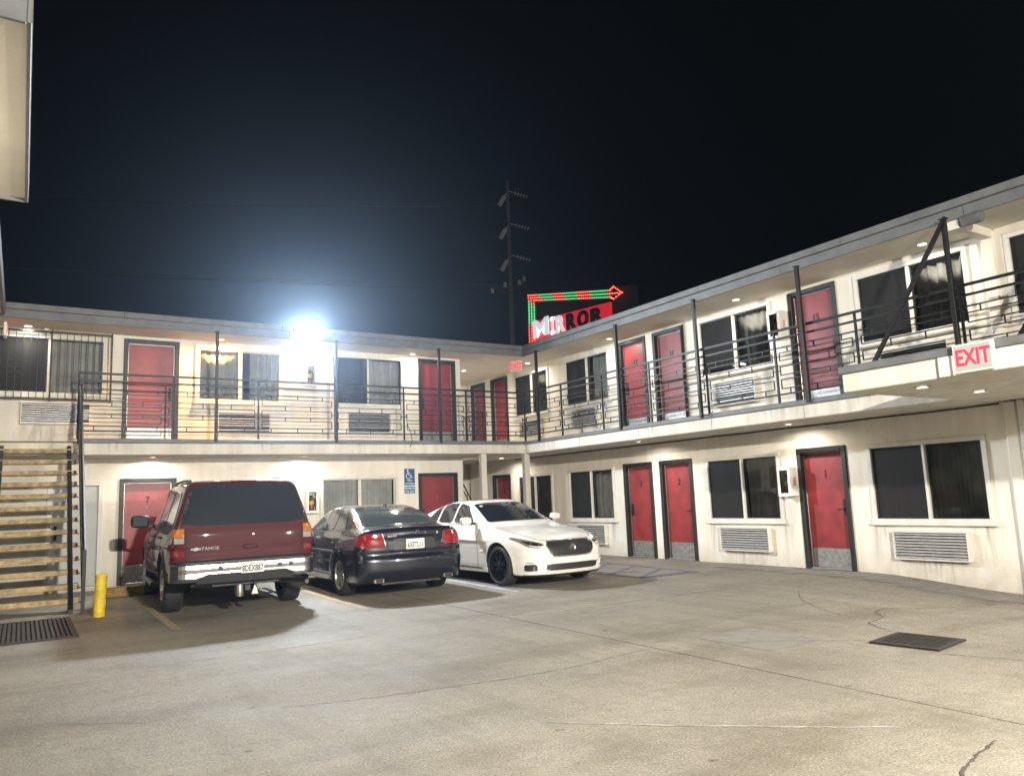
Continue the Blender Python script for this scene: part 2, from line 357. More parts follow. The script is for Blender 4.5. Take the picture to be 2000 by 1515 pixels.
def ground_h(x, y):
    a = np.clip((-8.3-y)/2.6, 0, 1); a = a*a*(3-2*a)
    b = np.clip((x+3.2)/4.2, 0, 1); b = b*b*(3-2*b)
    return -0.17*a*b
def sheet(x0, x1, y0, y1, n, dz=0.0, skirt=0.05):
    """grid sheet that follows the fall of the yard, with a skirt"""
    nx = max(2, int((x1-x0)/n)+1); ny = max(2, int((y1-y0)/n)+1)
    xs = np.linspace(x0, x1, nx); ys = np.linspace(y0, y1, ny)
    b = MB(); v = [(x, y, float(ground_h(x, y))+dz) for y in ys for x in xs]
    f = [(j*nx+i, j*nx+i+1, (j+1)*nx+i+1, (j+1)*nx+i) for j in range(ny-1) for i in range(nx-1)]
    if skirt:
        loop = [i for i in range(nx)]+[j*nx+nx-1 for j in range(1, ny)]+[(ny-1)*nx+i for i in range(nx-2, -1, -1)]+[j*nx for j in range(ny-2, 0, -1)]
        k = len(v); v += [(v[i][0], v[i][1], v[i][2]-skirt) for i in loop]; m = len(loop)
        f += [(loop[i], k+i, k+(i+1) % m, loop[(i+1) % m]) for i in range(m)]
    return b.add(v, f)

# ------------------------------------------------------------------ ground
g = MB().add([(-300,-300,-0.32),(300,-300,-0.32),(300,300,-0.32),(-300,300,-0.32)], [(0,1,2,3)]).build('ground', 'asphalt'); tag(g, 'dark ground around the motel yard', 'ground', kind='structure')
pave = empty('pavement', (0, 0, 0)); tag(pave, 'worn beige concrete yard between the two motel wings', 'pavement', kind='structure')
JX, JY, G2 = -5.58, -7.86, 0.010
for (x0, x1, y0, y1) in [(-16, JX-G2, -24, JY-G2), (JX+G2, 1.6, -24, JY-G2), (-16, JX-G2, JY+G2, 1.2), (JX+G2, 1.6, JY+G2, 1.2), (-1.3, 1.6, 1.212, 5.4)]:
    sheet(x0, x1, y0, y1, 0.35).build('concrete_slab', 'concrete', pave)
def strip(name, m, pts, w, dz=0.004, jit=0.0, parent=pave):
    pts = [Vector((p[0], p[1])) for p in pts]; fine = []
    for a, b in zip(pts, pts[1:]):
        k = max(1, int((b-a).length/(0.035 if jit else 0.12)))
        for i in range(k): fine.append(a.lerp(b, i/k))
    fine.append(pts[-1]); v = []
    for i, p in enumerate(fine):
        d = (fine[min(i+1, len(fine)-1)]-fine[max(i-1, 0)]).normalized(); nrm = Vector((-d.y, d.x))
        walk = 0.0 if not jit else max(-jit*2, min(jit*2, (walk if i else 0.0)+random.uniform(-1, 1)*jit*0.45)); q = p+nrm*walk; ww = w*(1 if not jit else random.uniform(0.35, 1.3))
        for s in (-1, 1):
            e = q+nrm*s*ww/2; v.append((e.x, e.y, float(ground_h(e.x, e.y))+dz))
    return MB().add(v, [(2*i, 2*i+1, 2*i+3, 2*i+2)[::-1] for i in range(len(fine)-1)]).build(name, m, parent)
strip('parking_line', 'paint_yellow', [(-8.97, -1.3), (-8.99, -5.6)], 0.11)
strip('parking_line', 'paint_yellow', [(-6.5, -2.6), (-6.58, -5.75)], 0.11)
strip('parking_line', 'paint_white', [(-3.98, -3.2), (-4.10, -5.80)], 0.13)
strip('parking_line', 'paint_blue', [(-3.89, -3.2), (-3.99, -5.78)], 0.05, 0.0042)
strip('hatch_line', 'paint_blue', [(0.0, -1.2), (-0.40, -6.05)], 0.08)
strip('hatch_line', 'paint_blue', [(-1.62, -1.2), (-1.66, -5.95), (-0.42, -6.06)], 0.08, 0.0044)
for k in range(6):
    y = -1.6-k*0.82; strip('hatch_line', 'paint_blue', [(-0.10-0.06*k, y-0.15), (-1.58, y-0.95 if y > -5 else -5.85)], 0.08, 0.0048)
strip('chalk_line', 'paint_white', [(-7.75, -11.75), (-7.0, -12.5), (-6.15, -13.25)], 0.018, 0.004, 0.012)
for pts, w in [([(-9.0,-10.2),(-8.2,-10.4),(-7.2,-10.6),(-6.4,-10.55),(-5.62,-10.45)], 0.012), ([(-6.0,-13.72),(-6.2,-13.78),(-6.35,-13.82),(-6.6,-13.9),(-6.9,-14.1),(-7.3,-14.25)], 0.022),
               ([(-2.2,-10.6),(-2.6,-11.0),(-3.1,-11.1),(-3.35,-11.5)], 0.018), ([(-0.6,-10.9),(-1.2,-10.75),(-1.9,-10.5),(-2.4,-10.65)], 0.022), ([(-1.4,-8.9),(-2.2,-9.6),(-2.9,-10.6)], 0.012),
               ([(-4.05,-12.25),(-3.9,-12.7),(-3.75,-13.1)], 0.014), ([(-4.9,-10.8),(-4.4,-11.2),(-3.95,-11.6)], 0.012), ([(-10.4,-9.6),(-9.9,-10.0),(-9.6,-9.9)], 0.01),
               ([(-5.3,-7.9),(-3.6,-7.95),(-1.9,-8.04)], 0.010)]:
    strip('crack', 'crack_dark', pts, w*0.75, 0.004, 0.025)
sheet(-4.95, -4.15, -11.3, -10.4, 0.2, 0.0025, 0).build('repair_patch', 'patch_concrete', pave)
strip('asphalt_strip', 'patch_concrete', [(0.78, -5.6), (0.76, -8.2), (0.70, -10.6), (0.6, -12.5)], 0.8, 0.005, 0.03)

# ------------------------------------------------------------------ openings
def wall_mesh(u0, u1, z0, z1, holes, t=0.17):
    us = sorted({u0, u1, *[h[0] for h in holes], *[h[1] for h in holes]}); zs = sorted({z0, z1, *[h[2] for h in holes], *[h[3] for h in holes]})
    b = MB(); v = {}; 
    def solid(i, j):
        if not (0 <= i < len(us)-1 and 0 <= j < len(zs)-1): return False
        cu, cz = (us[i]+us[i+1])/2, (zs[j]+zs[j+1])/2
        return not any(h[0] < cu < h[1] and h[2] < cz < h[3] for h in holes)
    def V(i, j, k):
        if (i, j, k) not in v: v[i,j,k] = len(b.v); b.v.append((us[i], t*k, zs[j]))
        return v[i,j,k]
    for i in range(len(us)-1):
        for j in range(len(zs)-1):
            if not solid(i, j): continue
            b.f.append((V(i,j,0), V(i+1,j,0), V(i+1,j+1,0), V(i,j+1,0))); b.f.append((V(i,j,1), V(i,j+1,1), V(i+1,j+1,1), V(i+1,j,1)))
            if not solid(i-1, j): b.f.append((V(i,j,0), V(i,j+1,0), V(i,j+1,1), V(i,j,1)))
            if not solid(i+1, j): b.f.append((V(i+1,j,0), V(i+1,j,1), V(i+1,j+1,1), V(i+1,j+1,0)))
            if not solid(i, j-1): b.f.append((V(i,j,0), V(i,j,1), V(i+1,j,1), V(i+1,j,0)))
            if not solid(i, j+1): b.f.append((V(i,j+1,0), V(i+1,j+1,0), V(i+1,j+1,1), V(i,j+1,1)))
    return b
def curtain_mesh(w, h, per=0.15, amp=0.022, sag=0.0):
    n = int(w/0.018)+1; rows = 7; b = MB(); ph = random.uniform(0, 6); v = []
    for j in range(rows):
        for i in range(n):
            x = w*i/(n-1); a = amp*(0.45+0.55*j/(rows-1)) if False else amp
            y = a*math.sin(2*math.pi*x/per+ph+0.6*math.sin(x*3+ph))+0.35*a*math.sin(2*math.pi*x/(per*0.43)+1.3*ph)+0.01*math.sin(j*1.1+x*5)
            v.append((x, y, h*j/(rows-1)))
    f = [(j*n+i, j*n+i+1, (j+1)*n+i+1, (j+1)*n+i) for j in range(rows-1) for i in range(n-1)]
    return b.add(v, f)
def window(parent, loc, rz, w, h, label=None, screen=True, cur='curtain', open_right=0.0):
    """white vinyl slider; origin at its lower left outer corner on the wall face"""
    F = 0.075
    fr = MB(); fr.box(-0.012, w+0.012, -0.05, 0.10, 0, F, 0.006).box(0, w, -0.035, 0.10, h-F, h, 0.006).box(0, F, -0.035, 0.10, F, h-F, 0.006).box(w-F, w, -0.035, 0.10, F, h-F, 0.006)
    fr.box(-0.03, w+0.03, -0.062, -0.002, -0.03, 0.012, 0.006)
    o = fr.build('window', 'white_vinyl', parent, loc, rz)
    if label: o['label'] = label
    mid = w*0.5
    box('mullion', 'white_vinyl', o, mid-0.022, mid+0.022, -0.022, 0.09, F, h-F, 0.005)
    sa = MB()
    for a, b_, y in ((F, mid-0.022, 0.0), (mid+0.022, w-F, 0.03)):
        sa.box(a, a+0.022, y, y+0.03, F, h-F, 0.003).box(b_-0.022, b_, y, y+0.03, F, h-F, 0.003).box(a+0.022, b_-0.022, y, y+0.03, F, F+0.022, 0.003).box(a+0.022, b_-0.022, y, y+0.03, h-F-0.022, h-F, 0.003)
    sa.build('sash', 'white_vinyl' if not screen else 'steel_dark', o)
    for a, b_, y in ((F+0.02, mid-0.04, 0.022), (mid+0.04, w-F-0.02, 0.045)):
        p = MB().add([(a, y, F+0.02), (b_, y, F+0.02), (b_, y, h-F-0.02), (a, y, h-F-0.02)], [(0, 1, 2, 3)]).build('pane', 'pane_glass', o)
    if screen: MB().box(F+0.02, mid-0.04, 0.008, 0.010, F+0.02, h-F-0.02).build('fly_screen', 'fly_screen', o)
    gap = random.choice((0.0, 0.0, 0.10, 0.22)); open_right = max(open_right, gap)
    c1 = curtain_mesh(mid-0.02, h-0.04).build('curtain', 'curtain_dark' if screen else cur, o, (0.01, 0.135, 0.02), smooth=True)
    c2 = curtain_mesh(mid-0.02-open_right, h-0.04, random.uniform(0.13, 0.19), random.uniform(0.018, 0.03)).build('curtain', cur, o, (mid+0.01+open_right*random.choice((0, 1)), 0.135, 0.02), smooth=True)
    MB().box(0.0, w, 0.20, 0.21, 0, h).build('dark_room_backing', 'dark_void', o)  # dark sheet stands in for the unlit room behind the curtains
    return o
def door(parent, loc, rz, w, h, num=None, label=None, col='door_red', frame='door_frame_black', handle='r', plate=True):
    """leaf set back in its frame; origin at the lower left outer corner of the frame on the wall face"""
    F = 0.085
    o = box('door', col, parent, F, w-F, 0.085, 0.13, 0.03, h-F, 0.004); o.location = loc; o.rotation_euler = (0, 0, rz)
    if label: o['label'] = label
    fr = MB().box(0, F, -0.03, 0.14, 0, h, 0.006).box(w-F, w, -0.03, 0.14, 0, h, 0.006).box(F, w-F, -0.03, 0.14, h-F, h, 0.006); fr.build('frame', frame, o)
    MB().box(F, F+0.014, 0.055, 0.084, 0.03, h-F, 0.002).box(w-F-0.014, w-F, 0.055, 0.084, 0.03, h-F, 0.002).box(F, w-F, 0.055, 0.084, h-F-0.014, h-F, 0.002).build('door_stop', 'chrome_dull' if plate else 'white_door', o)
    if plate: MB().box(F+0.03, w-F-0.03, 0.079, 0.084, 0.034, 0.36, 0.001).build('kick_plate', 'steel_plate', o)
    MB().box(F, w-F, 0.0, 0.14, 0.0, 0.028, 0.004).build('threshold', 'steel_plate', o)
    hx = w-F-0.075 if handle == 'r' else F+0.075; s = -1 if handle == 'r' else 1
    hm = MB().box(hx-0.026, hx+0.026, 0.062, 0.085, 0.93, 1.20, 0.006).tube([(hx, 0.07, 1.03), (hx, 0.02, 1.03), (hx+s*0.11, 0.02, 1.03)], 0.010, 6); hm.build('handle', 'iron_black', o)
    MB().lathe([(0.0, 0.078), (0.011, 0.079), (0.012, 0.086)], (w/2, 0, 1.50), 'y', 10).build('peephole', 'chrome', o)
    if num: text('number', num, 0.185, 'text_black', o, (w/2, 0.080, 1.64), bold=0.006, sx=0.8)
    return o
AC = {}
def aircon(loc, rz, w, h, label):
    t = empty('air_conditioner', loc, rz); tag(t, label, 'air conditioner', 'through-wall air conditioners')
    MB().box(0, w, -0.02, 0.02, 0, h, 0.003).build('backing', 'dark_void', t)
    fr = MB().box(-0.02, 0.0, -0.10, 0.0, 0, h, 0.003).box(w, w+0.02, -0.10, 0.0, 0, h, 0.003).box(-0.02, w+0.02, -0.105, 0.0, h, h+0.02, 0.003).box(-0.02, w+0.02, -0.105, 0.0, -0.02, 0.0, 0.003); fr.build('case', 'white_vinyl', t)
    n = 9
    for i in range(n):
        z = h*(i+0.5)/n
        key = (round(w, 3), 's')
        if key not in AC: AC[key] = MB().add([(0,-0.098,-0.012),(w,-0.098,-0.012),(w,-0.06,0.010),(0,-0.06,0.010),(0,-0.098,-0.002),(w,-0.098,-0.002),(w,-0.06,0.016),(0,-0.06,0.016)], [(0,3,2,1),(4,5,6,7),(0,1,5,4),(1,2,6,5),(2,3,7,6),(3,0,4,7)]).mesh('louver', 'alu_louver')
        link('louver', AC[key], t, (0, 0, z))
    return t
def cabinet(loc, rz, label, w=0.28, h=0.52):
    t = empty('extinguisher_cabinet', loc, rz); tag(t, label, 'cabinet', 'fire extinguisher cabinets')
    D = 0.20; b = MB().box(0, w, -0.006, 0, 0, h).box(0, 0.012, -D, -0.006, 0, h, 0.002).box(w-0.012, w, -D, -0.006, 0, h, 0.002).box(0.012, w-0.012, -D, -0.006, 0, 0.012, 0.002).box(0.012, w-0.012, -D, -0.006, h-0.012, h, 0.002); b.build('case', 'cabinet_white', t)
    MB().box(0, 0.055, -D-0.012, -D, 0, h, 0.002).box(w-0.055, w, -D-0.012, -D, 0, h, 0.002).box(0.055, w-0.055, -D-0.012, -D, 0, 0.055, 0.002).box(0.055, w-0.055, -D-0.012, -D, h-0.055, h, 0.002).build('door_frame', 'cabinet_white', t)
    MB().add([(0.055, -D-0.005, 0.055), (w-0.055, -D-0.005, 0.055), (w-0.055, -D-0.005, h-0.055), (0.055, -D-0.005, h-0.055)], [(0, 1, 2, 3)]).build('pane', 'pane_glass', t)
    MB().lathe([(0, 0.03), (0.062, 0.035), (0.066, 0.06), (0.066, 0.27), (0.045, 0.31), (0.02, 0.32), (0.02, 0.34), (0, 0.34)], (w/2, -0.10, 0), 'z', 16).build('extinguisher', 'extinguisher_red', t, smooth=True)
    MB().lathe([(0.0665, 0.19), (0.0685, 0.20), (0.0685, 0.27), (0.0665, 0.28)], (w/2, -0.10, 0), 'z', 16).build('yellow_label', 'label_yellow', t)
    MB().box(w/2-0.02, w/2+0.02, -0.15, -0.06, 0.34, 0.40, 0.006).tube([(w/2, -0.14, 0.36), (w/2+0.07, -0.14, 0.30), (w/2+0.06, -0.14, 0.14)], 0.012).build('valve', 'black_plastic', t)
    sd = MB().box(0, 0.001, 0, 0.001, 0, 0.001)
    m = text('side_lettering', 'FIRE', 0.085, 'exit_red' if False else 'extinguisher_red', t, (w+0.002, -D/2, h/2), HP, depth=0.001); m.rotation_euler = (0, HP, HP)
    return t
# ------------------------------------------------------------------ the rear wing (faces the viewer)
LW = empty('motel_wing', (-6, YL, 0)); tag(LW, 'cream two-storey motel wing at the back behind the parked cars', 'building')
LW.location = (0, 0, 0)
XL0, XL1 = -16.0, -1.245
up_doors = [(-9.05, 1.055), (-2.44, 1.05)]
win_u = [(-11.35, 2.0, 3.74, 1.21), (-7.68, 1.89, 3.70, 1.25), (-4.71, 1.87, 3.72, 1.25)]
lo_doors = [(-9.05, 1.05), (-2.50, 1.09)]
win_l = [(-7.6, 2.02, 0.80, 1.27), (-4.97, 1.93, 0.80, 1.30)]
holes = [(u, u+w, ZFL, ZFL+2.19) for u, w in up_doors]+[(u, u+w, 0.05, 2.13) for u, w in lo_doors]+[(-10.28, -9.33, 0.05, 2.09)]
holes += [(u, u+w, z, z+h) for u, w, z, h in win_u+win_l]
wall_mesh(XL0, XL1, -0.3, ZSOF, holes).build('wall', 'cream_stucco', LW, (0, YL, 0))
box('end_wall', 'cream_stucco', LW, XL1-0.17, XL1-0.0005, YL+0.171, 5.2, -0.3, ZSOF, 0.0)
for (u, w), n, lb in zip(up_doors, (None, None), ('red upstairs door at the head of the wooden stair', 'red upstairs door beside the breezeway corner')):
    door(LW, (u, YL, ZFL), 0, w, 2.19, n, lb, handle='r' if u < -5 else 'l')
door(LW, (-9.05, YL, 0.05), 0, 1.05, 2.08, '7', 'red ground floor door numbered 7 left of the maroon car', handle='r')
door(LW, (-2.50, YL, 0.05), 0, 1.09, 2.08, None, 'dark red ground floor door right of the blue accessible parking sign', handle='l')
door(LW, (-10.28, YL, 0.05), 0, 0.95, 2.04, None, 'plain white utility door behind the wooden stair', 'white_door', 'white_vinyl', 'l', False)
wl = ['upstairs window behind the security grille', 'upstairs window lit orange by the warm soffit lamp', 'upstairs window right of the extinguisher cabinet', 'ground floor window behind the maroon car', 'ground floor window behind the dark blue sedan']
for (u, w, z, h), lb, sc in zip(win_u+win_l, wl, (True, False, True, True, False)): window(LW, (u, YL, z), 0, w, h, lb, sc)
# balcony slab, painted kerb, soffits
box('balcony_slab', 'slab_stucco', LW, XL0, -0.002, 0.0, YL-0.002, ZSB, ZST-0.085, 0.012)
box('balcony_deck', 'patch_concrete', LW, XL0, -0.03, 0.13, YL-0.004, ZST-0.084, ZFL, 0.0)
box('balcony_kerb', 'grey_trim', LW, -9.82, 0.10, -0.028, 0.13, ZST-0.088, ZST, 0.012)
box('roof', 'roofing', LW, XL0, 0.30, 0.30, 9, ZSOF+0.005, ZFT-0.03, 0.0)
box('soffit', 'soffit_paint', LW, XL0, RE+0.03, RE+0.035, YL+0.16, ZSOF, ZSOF+0.004, 0.0)
box('roof_fascia', 'grey_trim', LW, XL0, RE-0.02, RE, RE+0.035, ZFB-0.022, 5.20, 0.004)
box('roof_fascia', 'grey_trim', LW, XL0, RE-0.055, RE-0.055, 0.31, 5.20, ZFT, 0.006)
# ------------------------------------------------------------------ the right wing
RW = empty('motel_wing', (0, 0, 0)); tag(RW, 'cream two-storey motel wing running along the right side of the yard', 'building')
# u = -y on this wall
def U(y): return -y
up_r = [(4.77, 0.86, None), (3.56, 0.95, None), (-2.41, 0.93, '17'), (-3.58, 0.97, '16'), (-7.24, 0.99, '15')]
win_ur = [(2.24, 1.72, 3.66, 1.26), (-0.22, 1.82, 3.66, 1.28), (-4.97, 1.88, 3.72, 1.25), (-8.59, 1.88, 3.72, 1.24)]
lo_r = [(3.61, 0.97, '4'), (-2.33, 0.97, '3'), (-3.54, 0.98, '2'), (-7.13, 0.99, '1')]
win_lr = [(2.23, 1.70, 0.80, 1.27), (-0.175, 1.825, 0.80, 1.295), (-4.90, 1.855, 0.80, 1.295), (-8.51, 1.90, 0.80, 1.295)]
holes = [(U(y), U(y)+w, ZFL, ZFL+2.19) for y, w, n in up_r]+[(U(y), U(y)+w, 0.0, 2.12) for y, w, n in lo_r]+[(U(y), U(y)+w, z, z+h) for y, w, z, h in win_ur+win_lr]
wall_mesh(-5.0, 10.72, -0.45, ZSOF, holes).build('wall', 'cream_stucco', RW, (XR, 0, 0), -HP)
hN = [(11.02, 12.9, 3.66, 4.93)]
wall_mesh(10.90, 20.0, -0.45, ZSOF, hN).build('wall', 'cream_stucco', RW, (XR-0.06, 0, 0), -HP)
box('back_wall', 'cream_stucco', RW, XL1-0.17, XR+0.17, 5.201, 5.35, -0.3, ZSOF, 0.0)
ul = ['far red upstairs door in the breezeway, left of two', 'near red upstairs door in the breezeway, right of two', 'bright red upstairs door numbered 17', 'red upstairs door numbered 16', 'red upstairs door numbered 15']
for (y, w, n), lb, hd in zip(up_r, ul, 'rrlrr'): door(RW, (XR, y, ZFL), -HP, w, 2.19, n, lb, handle=hd)
ll = ['small red ground floor door numbered 4 beyond the pillar', 'red ground floor door numbered 3', 'red ground floor door numbered 2', 'red ground floor door numbered 1']
for (y, w, n), lb, hd in zip(lo_r, ll, 'rlrr'): door(RW, (XR, y, 0.0), -HP, w, 2.12, n, lb, handle=hd)
wl = ['upstairs window at the breezeway corner', 'upstairs window left of door 17', 'upstairs window between doors 16 and 15', 'upstairs window right of door 15', 'ground floor window behind the corner pillar', 'ground floor window behind the white car', 'ground floor window between doors 2 and 1', 'large ground floor window right of door 1']
for (y, w, z, h), lb, k in zip(win_ur+win_lr, wl, range(8)): window(RW, (XR, y, z), -HP, w, h, lb, True, ('curtain_olive', 'curtain', 'curtain', 'curtain', 'curtain_olive', 'curtain_olive', 'curtain', 'curtain_deep')[k])
window(RW, (XR-0.06, -11.02, 3.66), -HP, 1.88, 1.27, 'upstairs window at the right edge', True)
# pilaster and downpipe by the drive-through
box('pilaster', 'cream_stucco', RW, XR-0.10, XR+0.12, -10.90, -10.722, -0.45, ZSB-0.001, 0.02)
box('pilaster', 'cream_stucco', RW, XR-0.12, XR+0.12, -10.90, -10.722, ZFL, ZSOF-0.001, 0.02)
box('downpipe', 'white_vinyl', RW, XR-0.17, XR-0.07, -11.04, -10.94, -0.02, ZSB-0.002, 0.012)
box('ceiling_beam', 'soffit_paint', RW, 0.17, XR-0.121, -10.90, -10.74, ZSOF-0.13, ZSOF-0.001, 0.006)
# slabs
box('balcony_slab', 'slab_stucco', RW, 0.0, XR-0.002, -10.60, -0.0, ZSB, ZST-0.085, 0.012)
box('balcony_deck', 'patch_concrete', RW, 0.12, XR-0.004, -20, 0.0, ZST-0.084, ZFL, 0.0)
box('balcony_kerb', 'grey_trim', RW, -0.028, 0.11, -10.64, -0.03, ZST-0.0875, ZST, 0.012)
# breezeway deck round the stair opening
box('breezeway_deck', 'soffit_paint', RW, -0.20, XR-0.002, 0.004, 5.2, ZSB+0.002, ZFL, 0.0)
box('breezeway_deck', 'soffit_paint', RW, XL1+0.001, -0.202, YL-0.001, 1.75, ZSB+0.002, ZFL, 0.0)
box('breezeway_deck', 'soffit_paint', RW, XL1+0.001, -0.202, 4.6, 5.2, ZSB+0.002, ZFL, 0.0)
# drive-through ledge that juts over the yard
LX, LY = -2.435, -10.617
box('drive_canopy', 'slab_stucco', RW, LX, XR-0.18, -19.9, LY, ZSB, ZST-0.085, 0.008)
box('canopy_kerb', 'grey_trim', RW, LX-0.03, LX+0.16, -19.9, LY+0.03, ZST-0.0875, ZST+0.004, 0.010)
box('canopy_deck', 'roofing', RW, LX+0.161, 0.119, -19.9, LY-0.01, ZST-0.084, ZST-0.05, 0.0)
box('canopy_bracket', 'cream_stucco', RW, LX-0.035, LX-0.001, -11.93, -11.78, ZSB+0.004, ZST-0.09, 0.004)
# roof
box('roof', 'roofing', RW, 0.305, 9, -20, 9.1, ZSOF+0.0055, ZFT-0.031, 0.0)
box('soffit', 'soffit_paint', RW, RE+0.035, XR+0.16, -20, RE+0.03, ZSOF-0.0005, ZSOF+0.0035, 0.0)
box('soffit', 'soffit_paint', RW, RE+0.034, XR+0.16, RE+0.031, YL+0.1645, ZSOF-0.0004, ZSOF+0.0036, 0.0)
box('soffit', 'soffit_paint', RW, XL1-0.1, XR+0.16, YL+0.165, 5.3, ZSOF-0.0005, ZSOF+0.0035, 0.0)
box('roof_fascia', 'grey_trim', RW, RE, RE+0.035, -20, RE+0.033, ZFB-0.021, 5.1995, 0.004)
box('roof_fascia', 'grey_trim', RW, RE-0.054, 0.312, -20, 0.311, 5.2005, ZFT+0.0005, 0.006)
for x, y, h in ((3.0, -3.9, 0.75), (3.6, -3.2, 0.62), (2.2, -3.0, 0.5)):
    v = MB().lathe([(0.05, 0), (0.05, h), (0.09, h), (0.09, h+0.10), (0.0, h+0.12)], (x, y, ZFT-0.05), 'z', 12).build('roof_vent', 'chrome_dull', RW)
for k in range(1, 7):       # butt joints of the fascia boards
    bar('fascia_joint', 'seam', RW, RE-0.0555, RE-0.04, -3.05*k-0.003, -3.05*k+0.003, 5.202, ZFT-0.002); bar('fascia_joint', 'seam', RW, RE-0.0015, RE+0.01, -3.05*k+1.2-0.003, -3.05*k+1.2+0.003, ZFB-0.02, 5.198)
    if k < 5: bar('fascia_joint', 'seam', LW, -3.05*k-0.003, -3.05*k+0.003, RE-0.0565, RE-0.04, 5.202, ZFT-0.002)
    bar('slab_joint', 'crack_dark', RW, -0.0015, 0.01, -2.0*k-0.25, -2.0*k-0.244, ZSB+0.013, ZST-0.10) if k < 5 else None
MB().tube([(XR-0.012, -10.65+i*0.5, ZSB-0.018-0.010*abs(math.sin(i*2.3))) for i in range(27)], 0.012, 5).build('cable_run', 'cable', RW)
MB().tube([(RE+0.06, -11.2, ZSOF-0.05), (RE+0.06, -10.95, ZSOF-0.05)], 0.09, 10).build('junction_box', 'grey_trim', RW)
def stain(parent, loc, rz, w, h): return MB().add([(0, -0.004, 0), (w, -0.004, 0), (w, -0.004, h), (0, -0.004, h)], [(0, 1, 2, 3)]).build('water_stain', 'water_stain', parent, loc, rz)
for y, w, h in ((-8.75, 1.4, 0.42), (-5.15, 1.35, 0.40), (-0.4, 1.3, 0.4)): stain(RW, (XR, y, 0.27-h), -HP, w, h)
for y, w, h in ((-8.35, 0.5, 0.7), (-10.0, 0.6, 0.75), (-4.75, 0.45, 0.7), (-6.45, 0.5, 0.6), (-1.6, 0.5, 0.7)): stain(RW, (XR, y, 0.77-h), -HP, w, h)
for x, w, z, h in ((-7.6, 0.5, 3.0, 0.68), (-5.0, 0.6, 3.0, 0.72), (-10.9, 1.3, 2.82, 0.38), (-3.2, 0.5, 3.0, 0.7), (-6.1, 0.6, 0.05, 0.74)): stain(LW, (x, YL, z), 0, w, h)
for y, w in ((-0.5, 0.9), (-2.6, 0.5), (-4.3, 0.7), (-7.3, 0.9), (-9.0, 0.6)): stain(RW, (0.0, y, ZSB+0.012), -HP, w, 0.21)
for x, w in ((-0.75, 0.7), (-2.1, 0.6), (-4.6, 0.5), (-6.9, 0.8), (-9.7, 1.0)): stain(LW, (x, 0.0, ZSB+0.012), 0, w, 0.21)
# pillars under the corner
for x, y in ((-1.245, 0.10), (0.02, 0.10)):
    box('pillar', 'slab_stucco', RW, x-0.02, x+0.13, y-0.05, y+0.10, -0.2, ZSB-0.001, 0.012)

# ------------------------------------------------------------------ the left wing's eave (only its roof edge shows)
EW = empty('roof_eave', (-12, -6, 0)); EW.location = (0, 0, 0); tag(EW, 'grey trimmed beige roof eave of the near left wing overhead', 'roof')
box('soffit', 'soffit_paint', EW, -13.6, -10.80, -9.87, -6.05, 5.10, 5.13, 0.0)
box('fascia', 'grey_trim', EW, -10.80, -10.765, -9.90, -6.015, 5.06, 5.34, 0.006)
box('fascia', 'grey_trim', EW, -13.6, -10.801, -9.905, -9.865, 5.055, 5.34, 0.006)
box('fascia', 'grey_trim', EW, -13.6, -10.801, -6.05, -6.015, 5.055, 5.34, 0.006)
box('fascia', 'grey_trim', EW, -11.13, -11.08, -6.01, RE-0.06, 5.06, 5.315, 0.006)
box('soffit', 'soffit_paint', EW, -13.6, -11.131, -6.01, RE-0.06, 5.10, 5.13, 0.0)
box('wall', 'cream_stucco', EW, -13.2, -12.9, -9.8, -6.1, -0.3, 5.099, 0.0)
box('roof', 'roofing', EW, -13.6, -10.81, -9.86, -6.06, 5.131, 5.33, 0.0)

# ------------------------------------------------------------------ railings
def railing(name_label, P, posts, group=None):
    """P(s, o) -> world xy at run s, offset o to the yard; posts = list of s"""
    t = empty('balcony_railing', (0, 0, 0)); tag(t, name_label, 'railing', group)
    def pc(nm, s0, s1, z0, z1, th=0.016, o=0.0):
        a = P(s0, o-th/2); b = P(s1, o+th/2)
        bar(nm, 'iron_black', t, min(a[0], b[0]), max(a[0], b[0]), min(a[1], b[1]), max(a[1], b[1]), z0, z1)
    def hb(s0, s1, z, h=0.016): pc('bar', s0, s1, z-h/2, z+h/2, 0.016)
    def vb(s, z0, z1): pc('bar', s-0.008, s+0.008, z0, z1, 0.016)
    s0, s1 = posts[0], posts[-1]
    pc('top_rail', s0-0.014, s1+0.014, 4.058, 4.096, 0.04); pc('second_rail', s0, s1, 3.920, 3.952, 0.030); pc('bottom_rail', s0, s1, 2.974, 3.002, 0.026)
    for s in posts: pc('post', s-0.016, s+0.016, ZST-0.004, 4.057, 0.032)
    for a, b in zip(posts, posts[1:]):
        w = b-a; L, H = a+0.075, b-0.075
        hb(a, b, 3.78)
        for z in (3.69, 3.56, 3.455, 3.315, 3.235, 3.085): hb(L, H, z)
        for za, zb in ((3.56, 3.69), (3.315, 3.455), (3.085, 3.235)):
            vb(L, za, zb); vb(H, za, zb)
        for z in (3.385,): hb(a, L, z); hb(H, b, z)
        for fr in (0.16, 0.5, 0.83): vb(a+w*fr, 3.69, 3.78); vb(a+w*fr, 2.99, 3.085)
        for fr in (0.34, 0.67): vb(a+w*fr, 3.455, 3.56); vb(a+w*fr, 3.235, 3.315)
    return t
rl = railing('black iron balcony railing with staggered brick pattern along the rear wing', lambda s, o: (s, 0.05-o), [-9.87, -8.25, -6.6, -4.95, -3.3, -1.65, 0.05])
rr_ = railing('black iron balcony railing with staggered brick pattern along the right wing', lambda s, o: (0.05-o, -s), [-0.0485, 1.55, 3.08, 4.62, 6.17, 7.75, 9.27, 10.85, 12.4, 14.0])
